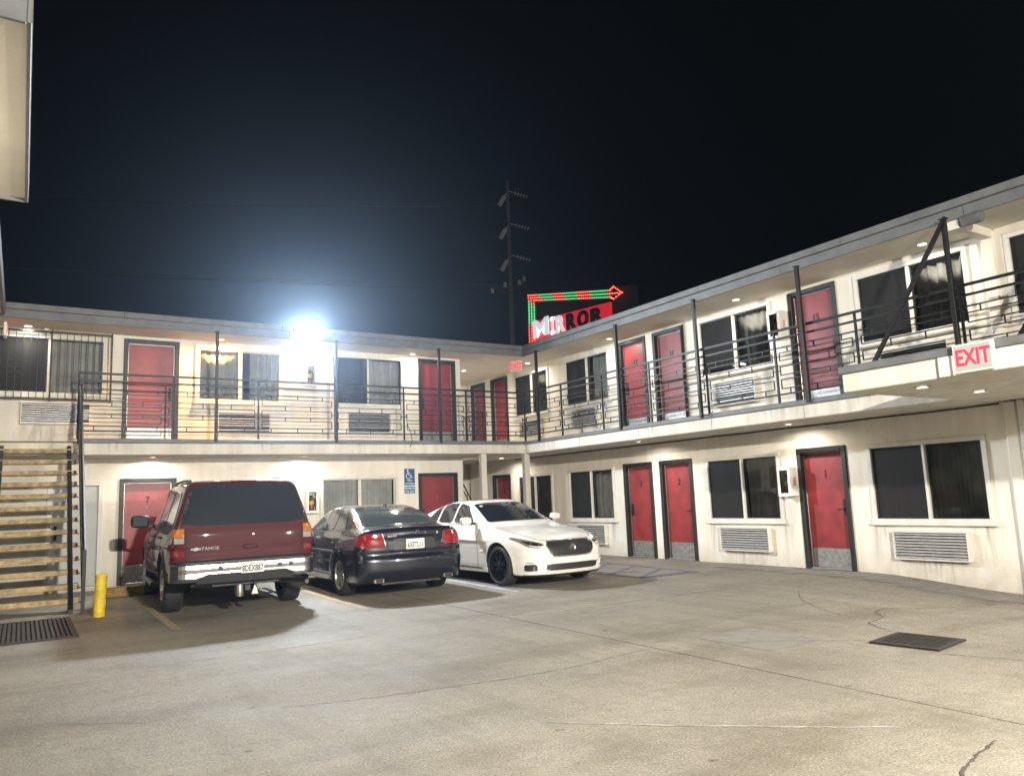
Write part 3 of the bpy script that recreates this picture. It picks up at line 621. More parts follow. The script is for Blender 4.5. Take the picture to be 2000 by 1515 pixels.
def roof_post(x, y, label):
    p = MB().box(x-0.03, x+0.03, y-0.03, y+0.03, ZST-0.06, ZFB-0.02, 0.004).box(x-0.05, x+0.05, y-0.05, y+0.05, ZFB-0.028, ZFB-0.021, 0.0).build('roof_post', 'iron_black'); tag(p, label, 'post', 'slender black roof posts')
for x, lb in ((-7.45, 'black roof post left of the floodlight'), (-4.95, 'black roof post just right of the floodlight'), (-2.40, 'black roof post in front of the rear wing red door')):
    roof_post(x, 0.155-0.19, lb)
for y, lb in ((-0.69, 'black roof post nearest the inner corner'), (-3.75, 'black roof post left of door 17'), (-6.05, 'black roof post right of door 16'), (-8.38, 'black roof post in front of door 15'), (-10.80, 'thick black roof post beside the diagonal brace')):
    roof_post(-0.035, y, lb)
for (a, b, lb) in (((-0.10, -9.33, 2.83), (-0.05, -10.84, 5.06), 'diagonal black brace rising to the roof post near door 15'), ((-0.10, -11.36, 2.90), (-0.05, -12.6, 4.7), 'diagonal black brace at the right edge of the balcony')):
    p = MB().tube([a, b], 0.036, 4).build('brace', 'iron_black'); tag(p, lb, 'brace')

# ------------------------------------------------------------------ wooden stair
ST = empty('staircase', (-10.6, -1.3, 0)); ST.location = (0, 0, 0); tag(ST, 'open wooden stair with black steel stringers at the left', 'stairs')
for k in range(1, 15):
    y = -2.6+k*0.186; z = k*0.203
    if k < 14:
        o = MB().box(-12.1, -9.88+random.uniform(-0.008, 0.008), y, y+0.225, z-0.080, z, 0.010).build('tread', 'tread_wood', ST)
        o.rotation_euler = (random.uniform(-0.004, 0.004), 0, 0)
for x in (-9.995, -11.02, -11.9):
    v = [(x-0.032, -2.62, 0.0), (x-0.032, -2.36, 0.0), (x-0.032, 0.10, 2.60), (x-0.032, -0.10, 2.70), (x-0.032, -2.62, 0.06)]
    v2 = [(a+0.064, b, c) for a, b, c in v]; n = len(v)
    s = MB().add(v+v2, [tuple(range(n)), tuple(range(2*n-1, n-1, -1))]+[(i, n+i, n+(i+1) % n, (i+1) % n) for i in range(n)]); s.build('stringer', 'steel_dark', ST)
    for k in range(1, 14):
        y = -2.6+k*0.186; z = k*0.203
        MB().box(x-0.025, x+0.14, y+0.02, y+0.20, z-0.075, z-0.064).build('tread_bracket', 'steel_dark', ST)
X = -9.845
MB().tube([(X, -2.66, 0.86), (X, 0.02, 3.86)], 0.028, 6).build('handrail', 'iron_black', ST)
MB().tube([(X, -2.66, 0.70), (X, 0.02, 3.70)], 0.016, 6).build('second_rail', 'iron_black', ST)
MB().tube([(X, -2.60, 0.16), (X, 0.02, 3.02)], 0.018, 6).build('lower_rail', 'iron_black', ST)
for k in range(12):
    y = -2.45+k*0.205; z0 = 0.16+(y+2.60)*1.0916
    MB().box(X-0.007, X+0.007, y-0.007, y+0.007, z0, z0+0.62).build('baluster', 'iron_black', ST)
MB().box(X-0.025, X+0.025, -2.69, -2.64, 0, 0.93, 0.003).build('newel_post', 'iron_black', ST)
MB().box(X-0.026, X+0.026, -0.035, 0.015, ZST-0.1, 3.96, 0.003).build('newel_post', 'iron_black', ST)
strip('step_line', 'paint_yellow', [(-12.2, -2.62), (-9.85, -2.60)], 0.06, 0.0046)

# ------------------------------------------------------------------ breezeway stair and contents
BS = empty('breezeway_stair', (-0.7, 2.5, 0)); BS.location = (0, 0, 0); tag(BS, 'stair with black rails inside the breezeway behind the white car', 'stairs')
for k in range(1, 14):
    y = 1.9+k*0.20; MB().box(-1.2, -0.24, y, y+0.25, k*0.203-0.05, k*0.203, 0.004).build('tread', 'tread_wood', BS)
for x in (-0.27,):
    MB().tube([(x, 1.9, 0.9), (x, 4.6, 3.75)], 0.022, 6).build('handrail', 'iron_black', BS)
    MB().tube([(x, 1.9, 0.72), (x, 4.6, 3.57)], 0.014, 6).build('second_rail', 'iron_black', BS)
    MB().tube([(x, 1.9, 0.05), (x, 4.6, 2.85)], 0.03, 4).build('stringer', 'steel_dark', BS)
    for k in range(12):
        y = 1.95+k*0.22; z = 0.10+(y-1.9)*1.045; MB().box(x-0.007, x+0.007, y-0.007, y+0.007, z, z+0.8).build('baluster', 'iron_black', BS)
GR = empty('stairwell_guard', (0, 0, 0)); tag(GR, 'black stairwell guard with scroll rings on the upper breezeway', 'railing')
for (a, b) in (((-0.22, 1.70), (-0.22, 4.6)), ((-1.22, 1.70), (-0.22, 1.70))):
    for z in (3.75, 3.62, 2.95): MB().tube([(a[0], a[1], z), (b[0], b[1], z)], 0.013, 4).build('rail', 'iron_black', GR)
    L = math.dist(a, b); n = int(L/0.42)
    for i in range(n+1):
        q = (a[0]+(b[0]-a[0])*i/n, a[1]+(b[1]-a[1])*i/n); MB().box(q[0]-0.011, q[0]+0.011, q[1]-0.011, q[1]+0.011, ZFL, 3.75).build('post', 'iron_black', GR)
        if i < n:
            m = (q[0]+(b[0]-a[0])*0.5/n, q[1]+(b[1]-a[1])*0.5/n); d = ((b[0]-a[0])/L, (b[1]-a[1])/L)
            for zc in (3.12, 3.45): MB().tube([(m[0]+d[0]*0.15*math.cos(t), m[1]+d[1]*0.15*math.cos(t), zc+0.15*math.sin(t)) for t in np.linspace(0, 2*math.pi, 17)], 0.009, 4, False).build('ring', 'iron_black', GR)
VM = empty('vending_machine', (-1.0, 4.6, 0)); tag(VM, 'red vending machine with yellow panel under the breezeway stair', 'vending machine')
MB().box(-0.05, 0.85, 0, 0.5, 0.05, 1.85, 0.02).build('cabinet', 'vending_red', VM, (-0.2, 0, 0))
MB().box(0.02, 0.5, -0.012, -0.001, 0.35, 0.85, 0.004).build('yellow_panel', 'vending_yellow', VM, (-0.2, 0, 0))
MB().box(0.02, 0.5, -0.012, -0.001, 0.95, 1.45, 0.004).build('front_panel', 'paper_white', VM, (-0.2, 0, 0))
MB().box(0.58, 0.78, -0.012, -0.001, 0.8, 1.5, 0.004).build('coin_panel', 'steel_dark', VM, (-0.2, 0, 0))
# ------------------------------------------------------------------ lamps
def downlight(x, y, z, label, warm=False, power=DOWN_W):
    t = empty('ceiling_light', (x, y, z)); tag(t, label, 'ceiling light', 'recessed soffit lamps')
    MB().lathe([(0.062, -0.001), (0.085, -0.004), (0.092, -0.012), (0.070, -0.016), (0.062, -0.010)], n=20).build('trim_ring', 'lamp_trim', t)
    MB().lathe([(0.0, -0.009), (0.063, -0.009), (0.063, -0.004), (0, -0.004)], n=20).build('lens', 'lamp_glow_warm' if warm else 'lamp_glow', t)
    l = bpy.data.lights.new('lamp', 'AREA'); l.shape = 'DISK'; l.size = 0.13; l.energy = power; l.color = (1.0, 0.48, 0.13) if warm else (1.0, 0.91, 0.78); l.spread = R(165)
    o = bpy.data.objects.new('lamp', l); COL.objects.link(o); o.parent = t; o.location = (0, 0, -0.02)
    return t
zu, zl = ZSOF-0.001, ZSB
for x, y, lb in ((-10.72, .77, 'upper soffit lamp above the security grille'), (-5.2, .75, 'upper soffit lamp right below the floodlight'), (-2.7, .79, 'upper soffit lamp beside the rear wing right hand door'), (-.3, 2.55, 'soffit lamp in the upper breezeway'),
                 (.76, .88, 'upper soffit lamp by the inner corner'), (.8, -2.55, 'upper soffit lamp above door 17'), (.76, -6.4, 'upper soffit lamp above the window left of door 15'), (.8, -10.03, 'upper soffit lamp beside the diagonal brace')):
    downlight(x, y, zu, lb, power=DOWN_W*(0.5 if 'floodlight' in lb else 1.0))
downlight(-7.22, .72, zu, 'warm orange soffit lamp above the rear wing window', True, DOWN_W*7.0)
for x, y, lb in ((-8.5, .72, 'lower soffit lamp above door 7'), (-5.44, .72, 'lower soffit lamp above the dark blue sedan'), (.57, 2.09, 'lower soffit lamp in the breezeway'), (.5, -3.67, 'lower soffit lamp between doors 3 and 2'), (.64, -7.43, 'lower soffit lamp by door 1'),
                 (-1.94, -11.29, 'drive canopy lamp nearest the canopy edge, below the exit sign'), (-.68, -11.3, 'drive canopy lamp nearest the wall')):
    downlight(x, y, zl-(0.0), lb, power=DOWN_W*1.0)
for x, y in ((-1.94, -15.5), (-.68, -15.5)):
    downlight(x, y, zl, 'added drive canopy lamp beyond the picture, nearer the yard' if x < -1 else 'added drive canopy lamp beyond the picture, nearer the wall')  # extra lamps added out of frame
downlight(-.6, 3.0, ZSOF-0.001, 'soffit lamp over the stairwell opening')

def floodlight(loc, aim, power, col, glow, label, w=0.34, h=0.20, spread=150):
    t = empty('floodlight', loc); tag(t, label, 'floodlight')
    d = (Vector(aim)-Vector(loc)); rz = math.atan2(d.y, d.x)-math.pi/2+math.pi; tilt = math.atan2(-d.z, math.hypot(d.x, d.y))
    t.rotation_euler = (tilt, 0, rz)          # local -y is the beam
    MB().box(-w/2, w/2, -0.02, 0.06, -h/2, h/2, 0.012).build('housing', 'steel_dark', t)
    f = MB()
    for i in range(6): f.box(-w/2+0.03+i*(w-0.06)/5-0.004, -w/2+0.03+i*(w-0.06)/5+0.004, 0.06, 0.10, -h/2+0.02, h/2-0.02)
    f.build('cooling_fins', 'steel_dark', t)
    MB().box(-w/2+0.02, w/2-0.02, -0.026, -0.0205, -h/2+0.02, h/2-0.02, 0.002).build('lens', glow, t)
    MB().tube([(-w/2-0.012, 0.02, 0), (-w/2-0.012, 0.11, 0.06), (w/2+0.012, 0.11, 0.06), (w/2+0.012, 0.02, 0)], 0.010, 6).build('yoke', 'steel_dark', t)
    l = bpy.data.lights.new('lamp', 'AREA'); l.shape = 'RECTANGLE'; l.size = w-0.04; l.size_y = h-0.04; l.spread = R(spread)
    l.energy = power; l.color = col
    o = bpy.data.objects.new('lamp', l); COL.objects.link(o); o.parent = t; o.location = (0, -0.035, 0); o.rotation_euler = (-HP, 0, 0)
    return t
floodlight((-5.63, -0.04, 5.20), (-5.6, -7.5, 2.0), FLOOD_W, (0.86, 0.93, 1.0), 'flood_glow', 'dazzling cold white floodlight on the rear roof fascia', w=0.52, h=0.30, spread=180)
# unseen floods: first inferred from the slab's shadow line, second added at the canopy
fl = floodlight((-8.6, -20.5, 4.5), (-5.0, -7.0, 0.0), BACK_W, (1.0, 0.925, 0.80), 'flood_glow_warm', 'warm floodlight on the street side, out of view behind the camera', spread=110)
pl = MB().tube([(-8.6, -20.72, -0.3), (-8.6, -20.72, 4.7)], 0.06, 10).build('lamp_post', 'steel_dark'); tag(pl, 'steel lamp post out of view behind the camera', 'lamp post')
floodlight((-2.52, -18.6, 2.72), (-8.0, -8.0, 2.6), BACK_W*0.6, (1.0, 0.91, 0.77), 'flood_glow_warm', 'warm floodlight added at the drive canopy, out of view to the right', spread=165)  # added flood, aimed level to lift the soffits

WLt = empty('added_lantern', (-12.9, -8.0, 4.0)); tag(WLt, 'warm lantern added out of view to light the near left eave', 'added lamp')  # lamp added out of view to brighten the eave soffit
MB().box(0, 0.03, -0.06, 0.06, -0.10, 0.10, 0.006).box(0.03, 0.08, -0.02, 0.02, -0.02, 0.02).build('bracket', 'steel_dark', WLt)
MB().lathe([(0.0, -0.10), (0.07, -0.09), (0.085, 0.0), (0.07, 0.09), (0.0, 0.10)], (0.15, 0, 0), 'z', 16).build('globe', 'lamp_glow', WLt, smooth=True)
l = bpy.data.lights.new('lamp', 'POINT'); l.energy = 70; l.color = (1.0, 0.87, 0.68); l.shadow_soft_size = 0.09
o = bpy.data.objects.new('lamp', l); COL.objects.link(o); o.parent = WLt; o.location = (0.26, 0, 0)
# ------------------------------------------------------------------ wall fittings
for x, z, w, h, lb in ((-10.76, 3.21, 1.12, 0.38, 'air conditioner below the security grille by the stair head'), (-7.2, 3.06, 1.08, 0.44, 'air conditioner below the orange lit upstairs window'), (-4.30, 3.10, 1.05, 0.46, 'air conditioner below the rear wing upstairs window right of the cabinet')):
    aircon((x, YL, z), 0, w, h, lb)
for y, z, w, h, lb in ((1.9, 3.10, 1.0, 0.42, 'upstairs air conditioner at the inner corner'), (-0.5, 3.16, 1.0, 0.42, 'upstairs air conditioner left of door 17'), (-5.33, 3.12, 1.04, 0.44, 'upstairs air conditioner between doors 16 and 15'), (-8.95, 3.13, 1.1, 0.44, 'upstairs air conditioner right of door 15, half hidden by the canopy'),
                       (-0.48, 0.27, 1.13, 0.43, 'ground floor air conditioner behind the white car'), (-5.25, 0.275, 1.15, 0.41, 'ground floor air conditioner between doors 2 and 1'), (-8.88, 0.265, 1.12, 0.40, 'ground floor air conditioner right of door 1')):
    aircon((XR, y, z), -HP, w, h, lb)
cabinet((-5.37, YL, 4.15), 0, 'white extinguisher cabinet on the rear wing balcony'); cabinet((-5.34, YL, 1.28), 0, 'white extinguisher cabinet between the maroon and blue cars')
cabinet((XR, -6.90, 4.17), -HP, 'white extinguisher cabinet on the upstairs right wall beside the red door 15'); cabinet((XR, -6.82, 1.28), -HP, 'white extinguisher cabinet on the ground floor right wall between window and red door')
# security grille
SG = empty('window_grille', (-10.3, YL, 3.7)); tag(SG, 'black iron security grille over the upper left window', 'grille')
y0 = -0.17
for z in (-0.03, 1.29): bar('rail', 'iron_black', SG, -1.2, 1.02, y0-0.012, y0+0.012, z-0.014, z+0.014)
for x in (-1.2, -0.02, 1.02):
    bar('post', 'iron_black', SG, x-0.014, x+0.014, y0-0.014, y0+0.014, -0.07, 1.33)
    bar('bracket', 'iron_black', SG, x-0.01, x+0.01, y0, -0.001, -0.04, -0.02); bar('bracket', 'iron_black', SG, x-0.01, x+0.01, y0, -0.001, 1.28, 1.30)
for i in range(18):
    x = -1.2+0.12*(i+1)
    if abs(x+0.02) > 0.05 and x < 1.0: bar('bar', 'iron_black', SG, x-0.006, x+0.006, y0-0.006, y0+0.006, -0.03, 1.29)
for cx in (-0.68, -0.54):
    for k, zc in enumerate((0.42, 0.54, 0.66, 0.78)):
        r = 0.05; MB().tube([(cx+r*math.cos(a), y0, zc+r*math.sin(a)) for a in np.linspace(0.4, 5.6, 13)], 0.006, 4).build('scroll', 'iron_black', SG)
# security camera, exit signs
CA = empty('security_camera', (-10.42, 0.95, ZSOF)); tag(CA, 'small white security camera under the upper left soffit', 'camera')
MB().lathe([(0, 0), (0.05, 0), (0.055, -0.03), (0.05, -0.04), (0, -0.04)], n=16).build('mount', 'cabinet_white', CA)
MB().lathe([(0.05, -0.04), (0.045, -0.07), (0.03, -0.09), (0, -0.098)], n=16).build('dome', 'cabinet_white', CA, smooth=True)
MB().lathe([(0, -0.051), (0.02, -0.050), (0.022, -0.03)], (0, 0, -0.066), 'y', 12).build('lens', 'text_black', CA)
def exit_sign(loc, rz, label, w=0.40, h=0.30, words='EXIT'):
    t = empty('exit_sign', loc, rz); tag(t, label, 'exit sign')
    MB().box(-w/2, w/2, -0.05, 0, 0, h, 0.008).build('case', 'cabinet_white', t)
    MB().box(-w/2+0.02, w/2-0.02, -0.0535, -0.0505, 0.02, h-0.02).build('face', 'exit_face', t)
    text('lettering', words, 0.235, 'exit_red', t, (0, -0.0555, h*0.49), bold=0.006, sx=0.72, depth=0.001)
exit_sign((LX-0.042, -12.17, 2.545), -HP, 'lit red EXIT sign on the drive canopy edge')
e2 = exit_sign((0.16, 0.50, 4.72), R(-52), 'small red exit sign hanging at the inner roof corner', 0.30, 0.27)
e3 = exit_sign((-11.10, 0.55, 4.76), HP, 'red exit sign seen edge-on at the far left soffit', 0.30, 0.26)
# accessible parking sign
AS = empty('parking_sign', (-2.735, YL, 1.64)); tag(AS, 'blue accessible parking sign left of the dark red ground floor door', 'sign')
MB().box(-0.15, 0.15, -0.008, -0.001, 0.19, 0.615, 0.002).build('plate', 'sign_white', AS); MB().box(-0.15, 0.15, -0.008, -0.001, 0.0, 0.18, 0.002).build('plate', 'sign_white', AS)
MB().box(-0.14, 0.14, -0.0105, -0.0085, 0.20, 0.605, 0.001).build('blue_field', 'sign_blue', AS); MB().box(-0.14, 0.14, -0.0105, -0.0085, 0.01, 0.17, 0.001).build('blue_field', 'sign_blue', AS)
sy = MB(); sy.tube([(-0.03+0.062*math.cos(a), -0.013, 0.425+0.062*math.sin(a)) for a in np.linspace(1.9, 6.4, 16)], 0.009, 4)
sy.tube([(-0.045, -0.013, 0.545), (-0.04, -0.013, 0.48), (-0.035, -0.013, 0.455), (0.03, -0.013, 0.455), (0.055, -0.013, 0.39), (0.08, -0.013, 0.395)], 0.011, 4); sy.tube([(-0.042, -0.013, 0.505), (0.015, -0.013, 0.500)], 0.009, 4)
sy.lathe([(0, -0.006), (0.019, -0.006), (0.019, 0.0), (0, 0.0)], (-0.048, -0.010, 0.568), 'y', 12); sy.build('wheelchair_symbol', 'sign_white', AS)
for tx, z, s in (('VAN', 0.315, 0.065), ('ACCESSIBLE', 0.245, 0.045), ('MINIMUM', 0.125, 0.058), ('FINE $250', 0.055, 0.058)): text('lettering', tx, s, 'sign_white', AS, (0, -0.0125, z), depth=0.001, bold=0.001)

# ------------------------------------------------------------------ yard furniture
BO = empty('bollard', (-9.68, -3.36, 0)); tag(BO, 'short yellow bollard beside the wooden stair', 'bollard'); BO.rotation_euler = (0.02, 0.03, 0)
MB().lathe([(0.0, -0.05), (0.078, -0.05), (0.078, 0.555), (0.082, 0.56), (0.082, 0.585), (0.07, 0.598), (0.0, 0.60)], n=24).build('post', 'yellow_paint', BO, smooth=False)
WS = empty('wheel_stop', (-8.75, -0.7, 0)); tag(WS, 'ochre timber wheel stop in front of the maroon car', 'wheel stop')
box('beam', 'wood_ochre', WS, -0.62, 0.75, -0.08, 0.08, 0.0, 0.17, 0.012)
GA = empty('floor_grate', (-10.9, -4.2, 0)); tag(GA, 'large black ribbed floor grate in front of the wooden stair', 'grate')
MB().box(-0.9, 0.84, -1.02, 1.0, -0.004, 0.004).build('backing', 'dark_void', GA)
for i in range(34):
    x = -0.88+i*0.0515; bar('bar', 'grate_iron', GA, x-0.014, x+0.014, -1.0, 0.98, 0.004, 0.022)
MB().box(0.80, 0.87, -1.05, 1.03, -0.003, 0.024, 0.003).box(-0.9, 0.80, -1.05, -1.0, -0.003, 0.024, 0.003).box(-0.9, 0.80, 0.98, 1.03, -0.003, 0.024, 0.003).build('frame', 'grate_iron', GA)
DG = empty('storm_drain', (-3.70, -11.95, -0.125), R(8)); DG.location.z = float(ground_h(-3.70, -11.95)); DG.scale = (0.90, 0.90, 1.0); tag(DG, 'square cast iron storm drain in the concrete yard', 'drain')
MB().box(-0.30, 0.30, -0.30, 0.30, 0.002, 0.006).build('backing', 'dark_void', DG)
MB().box(-0.34, 0.34, -0.34, -0.28, 0.003, 0.02, 0.003).box(-0.34, 0.34, 0.28, 0.34, 0.003, 0.02, 0.003).box(-0.34, -0.28, -0.28, 0.28, 0.003, 0.02, 0.003).box(0.28, 0.34, -0.28, 0.28, 0.003, 0.02, 0.003).build('frame', 'grate_iron', DG)
for i in range(12):
    x = -0.255+i*0.0464; bar('bar', 'grate_iron', DG, x-0.011, x+0.011, -0.28, 0.28, 0.006, 0.018)
for i in range(7):
    y = -0.24+i*0.08; bar('cross_bar', 'grate_iron', DG, -0.28, 0.28, y-0.006, y+0.006, 0.0062, 0.0165)
# loose cables hanging from the railing
for pts, lb in (([(-3.28, -0.02, 3.45), (-3.26, -0.05, 3.2), (-3.18, -0.06, 3.0), (-3.15, -0.05, 2.82), (-3.2, -0.05, 2.70)], 'black cable dangling below the rear balcony'), ([(-0.02, -3.0, 3.4), (-0.06, -2.93, 3.1), (-0.06, -2.95, 2.9), (-0.05, -3.06, 2.86), (-0.03, -3.12, 3.0)], 'looped black cable on the right railing left of door 17'),
                ([(-0.03, -6.1, 3.9), (-0.07, -6.05, 3.2), (-0.07, -6.08, 2.86), (-0.06, -6.25, 2.80), (-0.05, -6.35, 2.87)], 'looped black cable at the roof post right of door 16')):
    c = MB().tube(pts, 0.009, 6).build('cable', 'cable'); tag(c, lb, 'cable')

# ------------------------------------------------------------------ lit roadside sign behind the right wing (face parallel to the wing)
SX = 8.0
SN = empty('roadside_sign', (SX, 8.5, 0)); tag(SN, 'lit red roadside sign with bulb arrow above the right roof', 'sign')
def SP(y, z, o=0.0): return (-o, y-8.5, z)       # o: out towards the yard
SN2 = SN
def sign_box(name, m, pts, o0, o1):
    n = len(pts); v = [SP(y, z, o0) for y, z in pts]+[SP(y, z, o1) for y, z in pts]
    MB().add(v, [tuple(range(n)), tuple(range(2*n-1, n-1, -1))]+[(i, n+i, n+(i+1) % n, (i+1) % n) for i in range(n)]).build(name, m, SN)
sign_box('red_panel', 'sign_red', [(10.98, 7.2), (5.72, 7.2), (5.70, 8.66), (10.95, 9.02)], 0.0, 0.10)
sign_box('back_panel', 'sign_dark', [(11.35, 5.0), (4.6, 5.0), (4.6, 9.05), (11.25, 10.3)], -0.35, -0.02)
for y in (10.9, 6.2): MB().tube([SP(y, 0, -0.2), SP(y, 9.0, -0.2)], 0.14, 10).build('column', 'sign_dark', SN)
# letters: baseline runs along the panel
def letter(ch, ya, yb, m):
    """fills the face from ya (left) to yb (right)"""
    zb = 8.22-(10.8-ya)*0.062; hh = 0.78-(10.8-ya)*0.034; w = ya-yb
    if ch == 'I': me = MB().box(0.28, 0.72, -0.025, 0.025, 0.0, 1.0).box(0, 1, -0.025, 0.025, 0, 0.2).box(0, 1, -0.025, 0.025, 0.8, 1.0).mesh('letter', None)
    else: me = text_mesh(ch, 1.0, depth=0.025, bold=0.05, align='LEFT')
    co = np.array([v.co for v in me.vertices]); lo, hi = co.min(0), co.max(0)
    me.transform(Matrix.Translation((-lo[0], 0, -lo[2]))); me.transform(Matrix.Diagonal((w/(hi[0]-lo[0]), 1, hh/(hi[2]-lo[2]), 1))); me.materials.append(MATS[m])
    return link('letter', me, SN, SP(ya, zb, 0.18), -HP)
for ch, ya, yb, m in (('M', 10.80, 9.64, 'letter_lit'), ('I', 9.54, 9.20, 'letter_lit'), ('R', 9.11, 8.49, 'letter_lit'), ('R', 8.38, 7.73, 'letter_dark'), ('O', 7.65, 6.93, 'letter_dark'), ('R', 6.80, 6.02, 'letter_dark')): letter(ch, ya, yb, m)
# arrow of three bulb rows: up the left side, along the top, head at the right
red, grn, tubes_r, tubes_g = MB(), MB(), MB(), MB()
def bulbs(y0, z0, y1, z1, segs):
    L = math.hypot(y1-y0, z1-z0); n = max(3, int(L/0.135))
    for i in range(n+1):
        f = i/n; y = y0+(y1-y0)*f; z = z0+(z1-z0)*f
        g_ = any(a <= f <= b for a, b in segs); q = SP(y, z, 0.16); r = 0.042
        (grn if g_ else red).add([(q[0]-r, q[1], q[2]), (q[0], q[1]-r, q[2]), (q[0], q[1]+r, q[2]), (q[0], q[1], q[2]-r), (q[0], q[1], q[2]+r)], [(0,1,3),(0,3,2),(0,2,4),(0,4,1),(1,4,3),(2,3,4)])
    cuts = sorted({0.0, 1.0, *[a for s in segs for a in s]})
    for a, b in zip(cuts, cuts[1:]):
        g_ = any(s[0] <= (a+b)/2 <= s[1] for s in segs)
        (tubes_g if g_ else tubes_r).tube([SP(y0+(y1-y0)*a, z0+(z1-z0)*a, 0.13), SP(y0+(y1-y0)*b, z0+(z1-z0)*b, 0.13)], 0.022, 4)
for k in range(3):
    oy = 0.20*k; oz = 0.16*k
    bulbs(11.18-oy, 7.9, 11.11-oy, 10.24-oz, [(0.45, 0.9)]); bulbs(11.11-oy, 10.24-oz, 5.60, 9.08-0.13*k, [(0.15, 0.31), (0.45, 0.62), (0.78, 0.98)])
bulbs(5.60, 9.08, 5.36, 9.17, []); bulbs(5.36, 9.17, 4.92, 8.83, []); bulbs(4.92, 8.83, 5.40, 8.70, []); bulbs(5.40, 8.70, 5.60, 8.82, []); bulbs(5.60, 8.95, 4.88, 8.82, [])
for b, nm, m in ((red, 'red_bulbs', 'bulb_red'), (grn, 'green_bulbs', 'neon_green')): tag(b.build(nm, m, SN), kind='stuff')
sign_box('arrow_band', 'band_red', [(11.24, 7.7), (11.17, 10.32), (5.56, 9.15), (5.58, 8.74), (10.66, 9.82), (10.72, 7.7)][::-1], 0.05, 0.085)
tag(tubes_r.build('red_tubing', 'neon_red', SN), kind='stuff'); tag(tubes_g.build('green_tubing', 'neon_green', SN), kind='stuff')

# ------------------------------------------------------------------ utility pole and wires
UP = empty('utility_pole', (8.79, 14.0, 0)); tag(UP, 'tall wooden utility pole with stacked insulators behind the roof', 'utility pole')
MB().tube([(0, 0, -0.3), (0, 0, 9), (0.05, 0, 16.9)], [0.14, 0.12, 0.08], 12).build('shaft', 'pole_wood', UP)
for z in (16.45, 14.0, 11.75+0.0):
    zz = {16.45: 16.35, 14.0: 14.7, 11.75: 13.1}[z]
    for sgn in (1, -1):
        a = Vector((0.05+0.08*sgn, 0, zz-(0.0 if sgn > 0 else 0.15))); b = a+(Vector((0.85, -0.3, -0.22)) if sgn > 0 else Vector((-0.55, -0.25, -0.75)))
        ins = MB().tube([a, b], 0.025, 6)
        for k in range(5):
            q = a.lerp(b, 0.35+0.65*k/4); d = (b-a).normalized(); ins.tube([q-d*0.03, q, q+d*0.045], [0.03, 0.12, 0.03], 8)
        ins.build('insulator', 'porcelain', UP)
MB().tube([(-1.15, -0.2, 11.0), (0, 0, 11.25), (1.0, 0.2, 11.95)], 0.05, 6).build('cross_arm', 'pole_wood', UP)
for p in ((-1.15, -0.2, 11.0), (-0.3, 0, 11.45), (0.95, 0.2, 11.95), (0.6, 0.1, 11.7)): MB().lathe([(0, 0), (0.09, 0.0), (0.06, 0.10), (0.09, 0.14), (0.05, 0.24), (0, 0.25)], p, 'z', 10).build('pin_insulator', 'porcelain', UP)
WR = [([(9.74, 14.2, 12.15), (30, 8, 10.8), (60, 0, 12)], 'thin overhead wire running right from the pole'), ([(8.5, 14, 11.65), (-8, 19, 10.9), (-40, 30, 13)], 'thin overhead wire running left from the pole'), ([(7.64, 13.8, 11.2), (-10, 17, 10.2), (-40, 26, 12)], 'lowest overhead wire running left from the pole'),
      ([(8.2, 13.75, 15.4), (-12, 24, 15.0), (-50, 40, 18)], 'highest overhead wire running left from the pole'), ([(9.4, 14.1, 11.9), (24, 10, 9.9), (60, 2, 11)], 'lower overhead wire running right from the pole')]
for pts, lb in WR:
    a, b, c = map(Vector, pts); cv = [a*(1-t)**2+b*2*t*(1-t)+c*t*t for t in np.linspace(0, 1, 14)]
    tag(MB().tube(cv, 0.018, 5).build('overhead_wire', 'cable'), lb, 'wire')
MB().tube([(0.12, -0.12, 11.6), (0.75, -0.6, 6.0), (0.95, -0.8, 0)], 0.03, 5).build('guy_wire', 'cable', UP)
# ------------------------------------------------------------------ cars: a smooth body from profile curves, parts laid on its surface
def smax(a, b, r): h = np.maximum(r-np.abs(a-b), 0)/r; return np.maximum(a, b)+h*h*r*0.25
def smin(a, b, r): return -smax(-a, -b, r)
def prof(pts, blur=0.03):
    pts = sorted(pts); xs = np.array([p[0] for p in pts]); ys = np.array([p[1] for p in pts]); lo, hi = xs[0]-0.6, xs[-1]+0.6
    t = np.linspace(lo, hi, 3000); v = np.interp(t, xs, ys); dt = t[1]-t[0]
    k = np.exp(-0.5*(np.arange(-3*blur, 3*blur+dt, dt)/blur)**2); k /= k.sum(); pad = len(k)
    v = np.convolve(np.pad(v, pad, mode='edge'), k, mode='same')[pad:-pad]
    return lambda q: np.interp(q, t, v)
def poly_sd(P, x, z):
    P = np.array(P, float); d = None; ins = np.zeros(np.broadcast(x, z).shape, bool)
    for i in range(len(P)):
        a, b = P[i], P[(i+1) % len(P)]; e = b-a
        h = np.clip(((x-a[0])*e[0]+(z-a[1])*e[1])/(e@e), 0, 1)
        q = np.hypot(x-a[0]-h*e[0], z-a[1]-h*e[1]); d = q if d is None else np.minimum(d, q)
        c = ((a[1] > z) != (b[1] > z)) & (x < (b[0]-a[0])*(z-a[1])/((b[1]-a[1]) or 1e-9)+a[0]); ins ^= c
    return np.where(ins, -d, d)
def soften(P, it=2, cut=0.22):
    for _ in range(it):
        Q = []
        for i in range(len(P)):
            a, b = P[i], P[(i+1) % len(P)]
            Q += [(a[0]+(b[0]-a[0])*cut, a[1]+(b[1]-a[1])*cut), (a[0]+(b[0]-a[0])*(1-cut), a[1]+(b[1]-a[1])*(1-cut))]
        P = Q
    return P
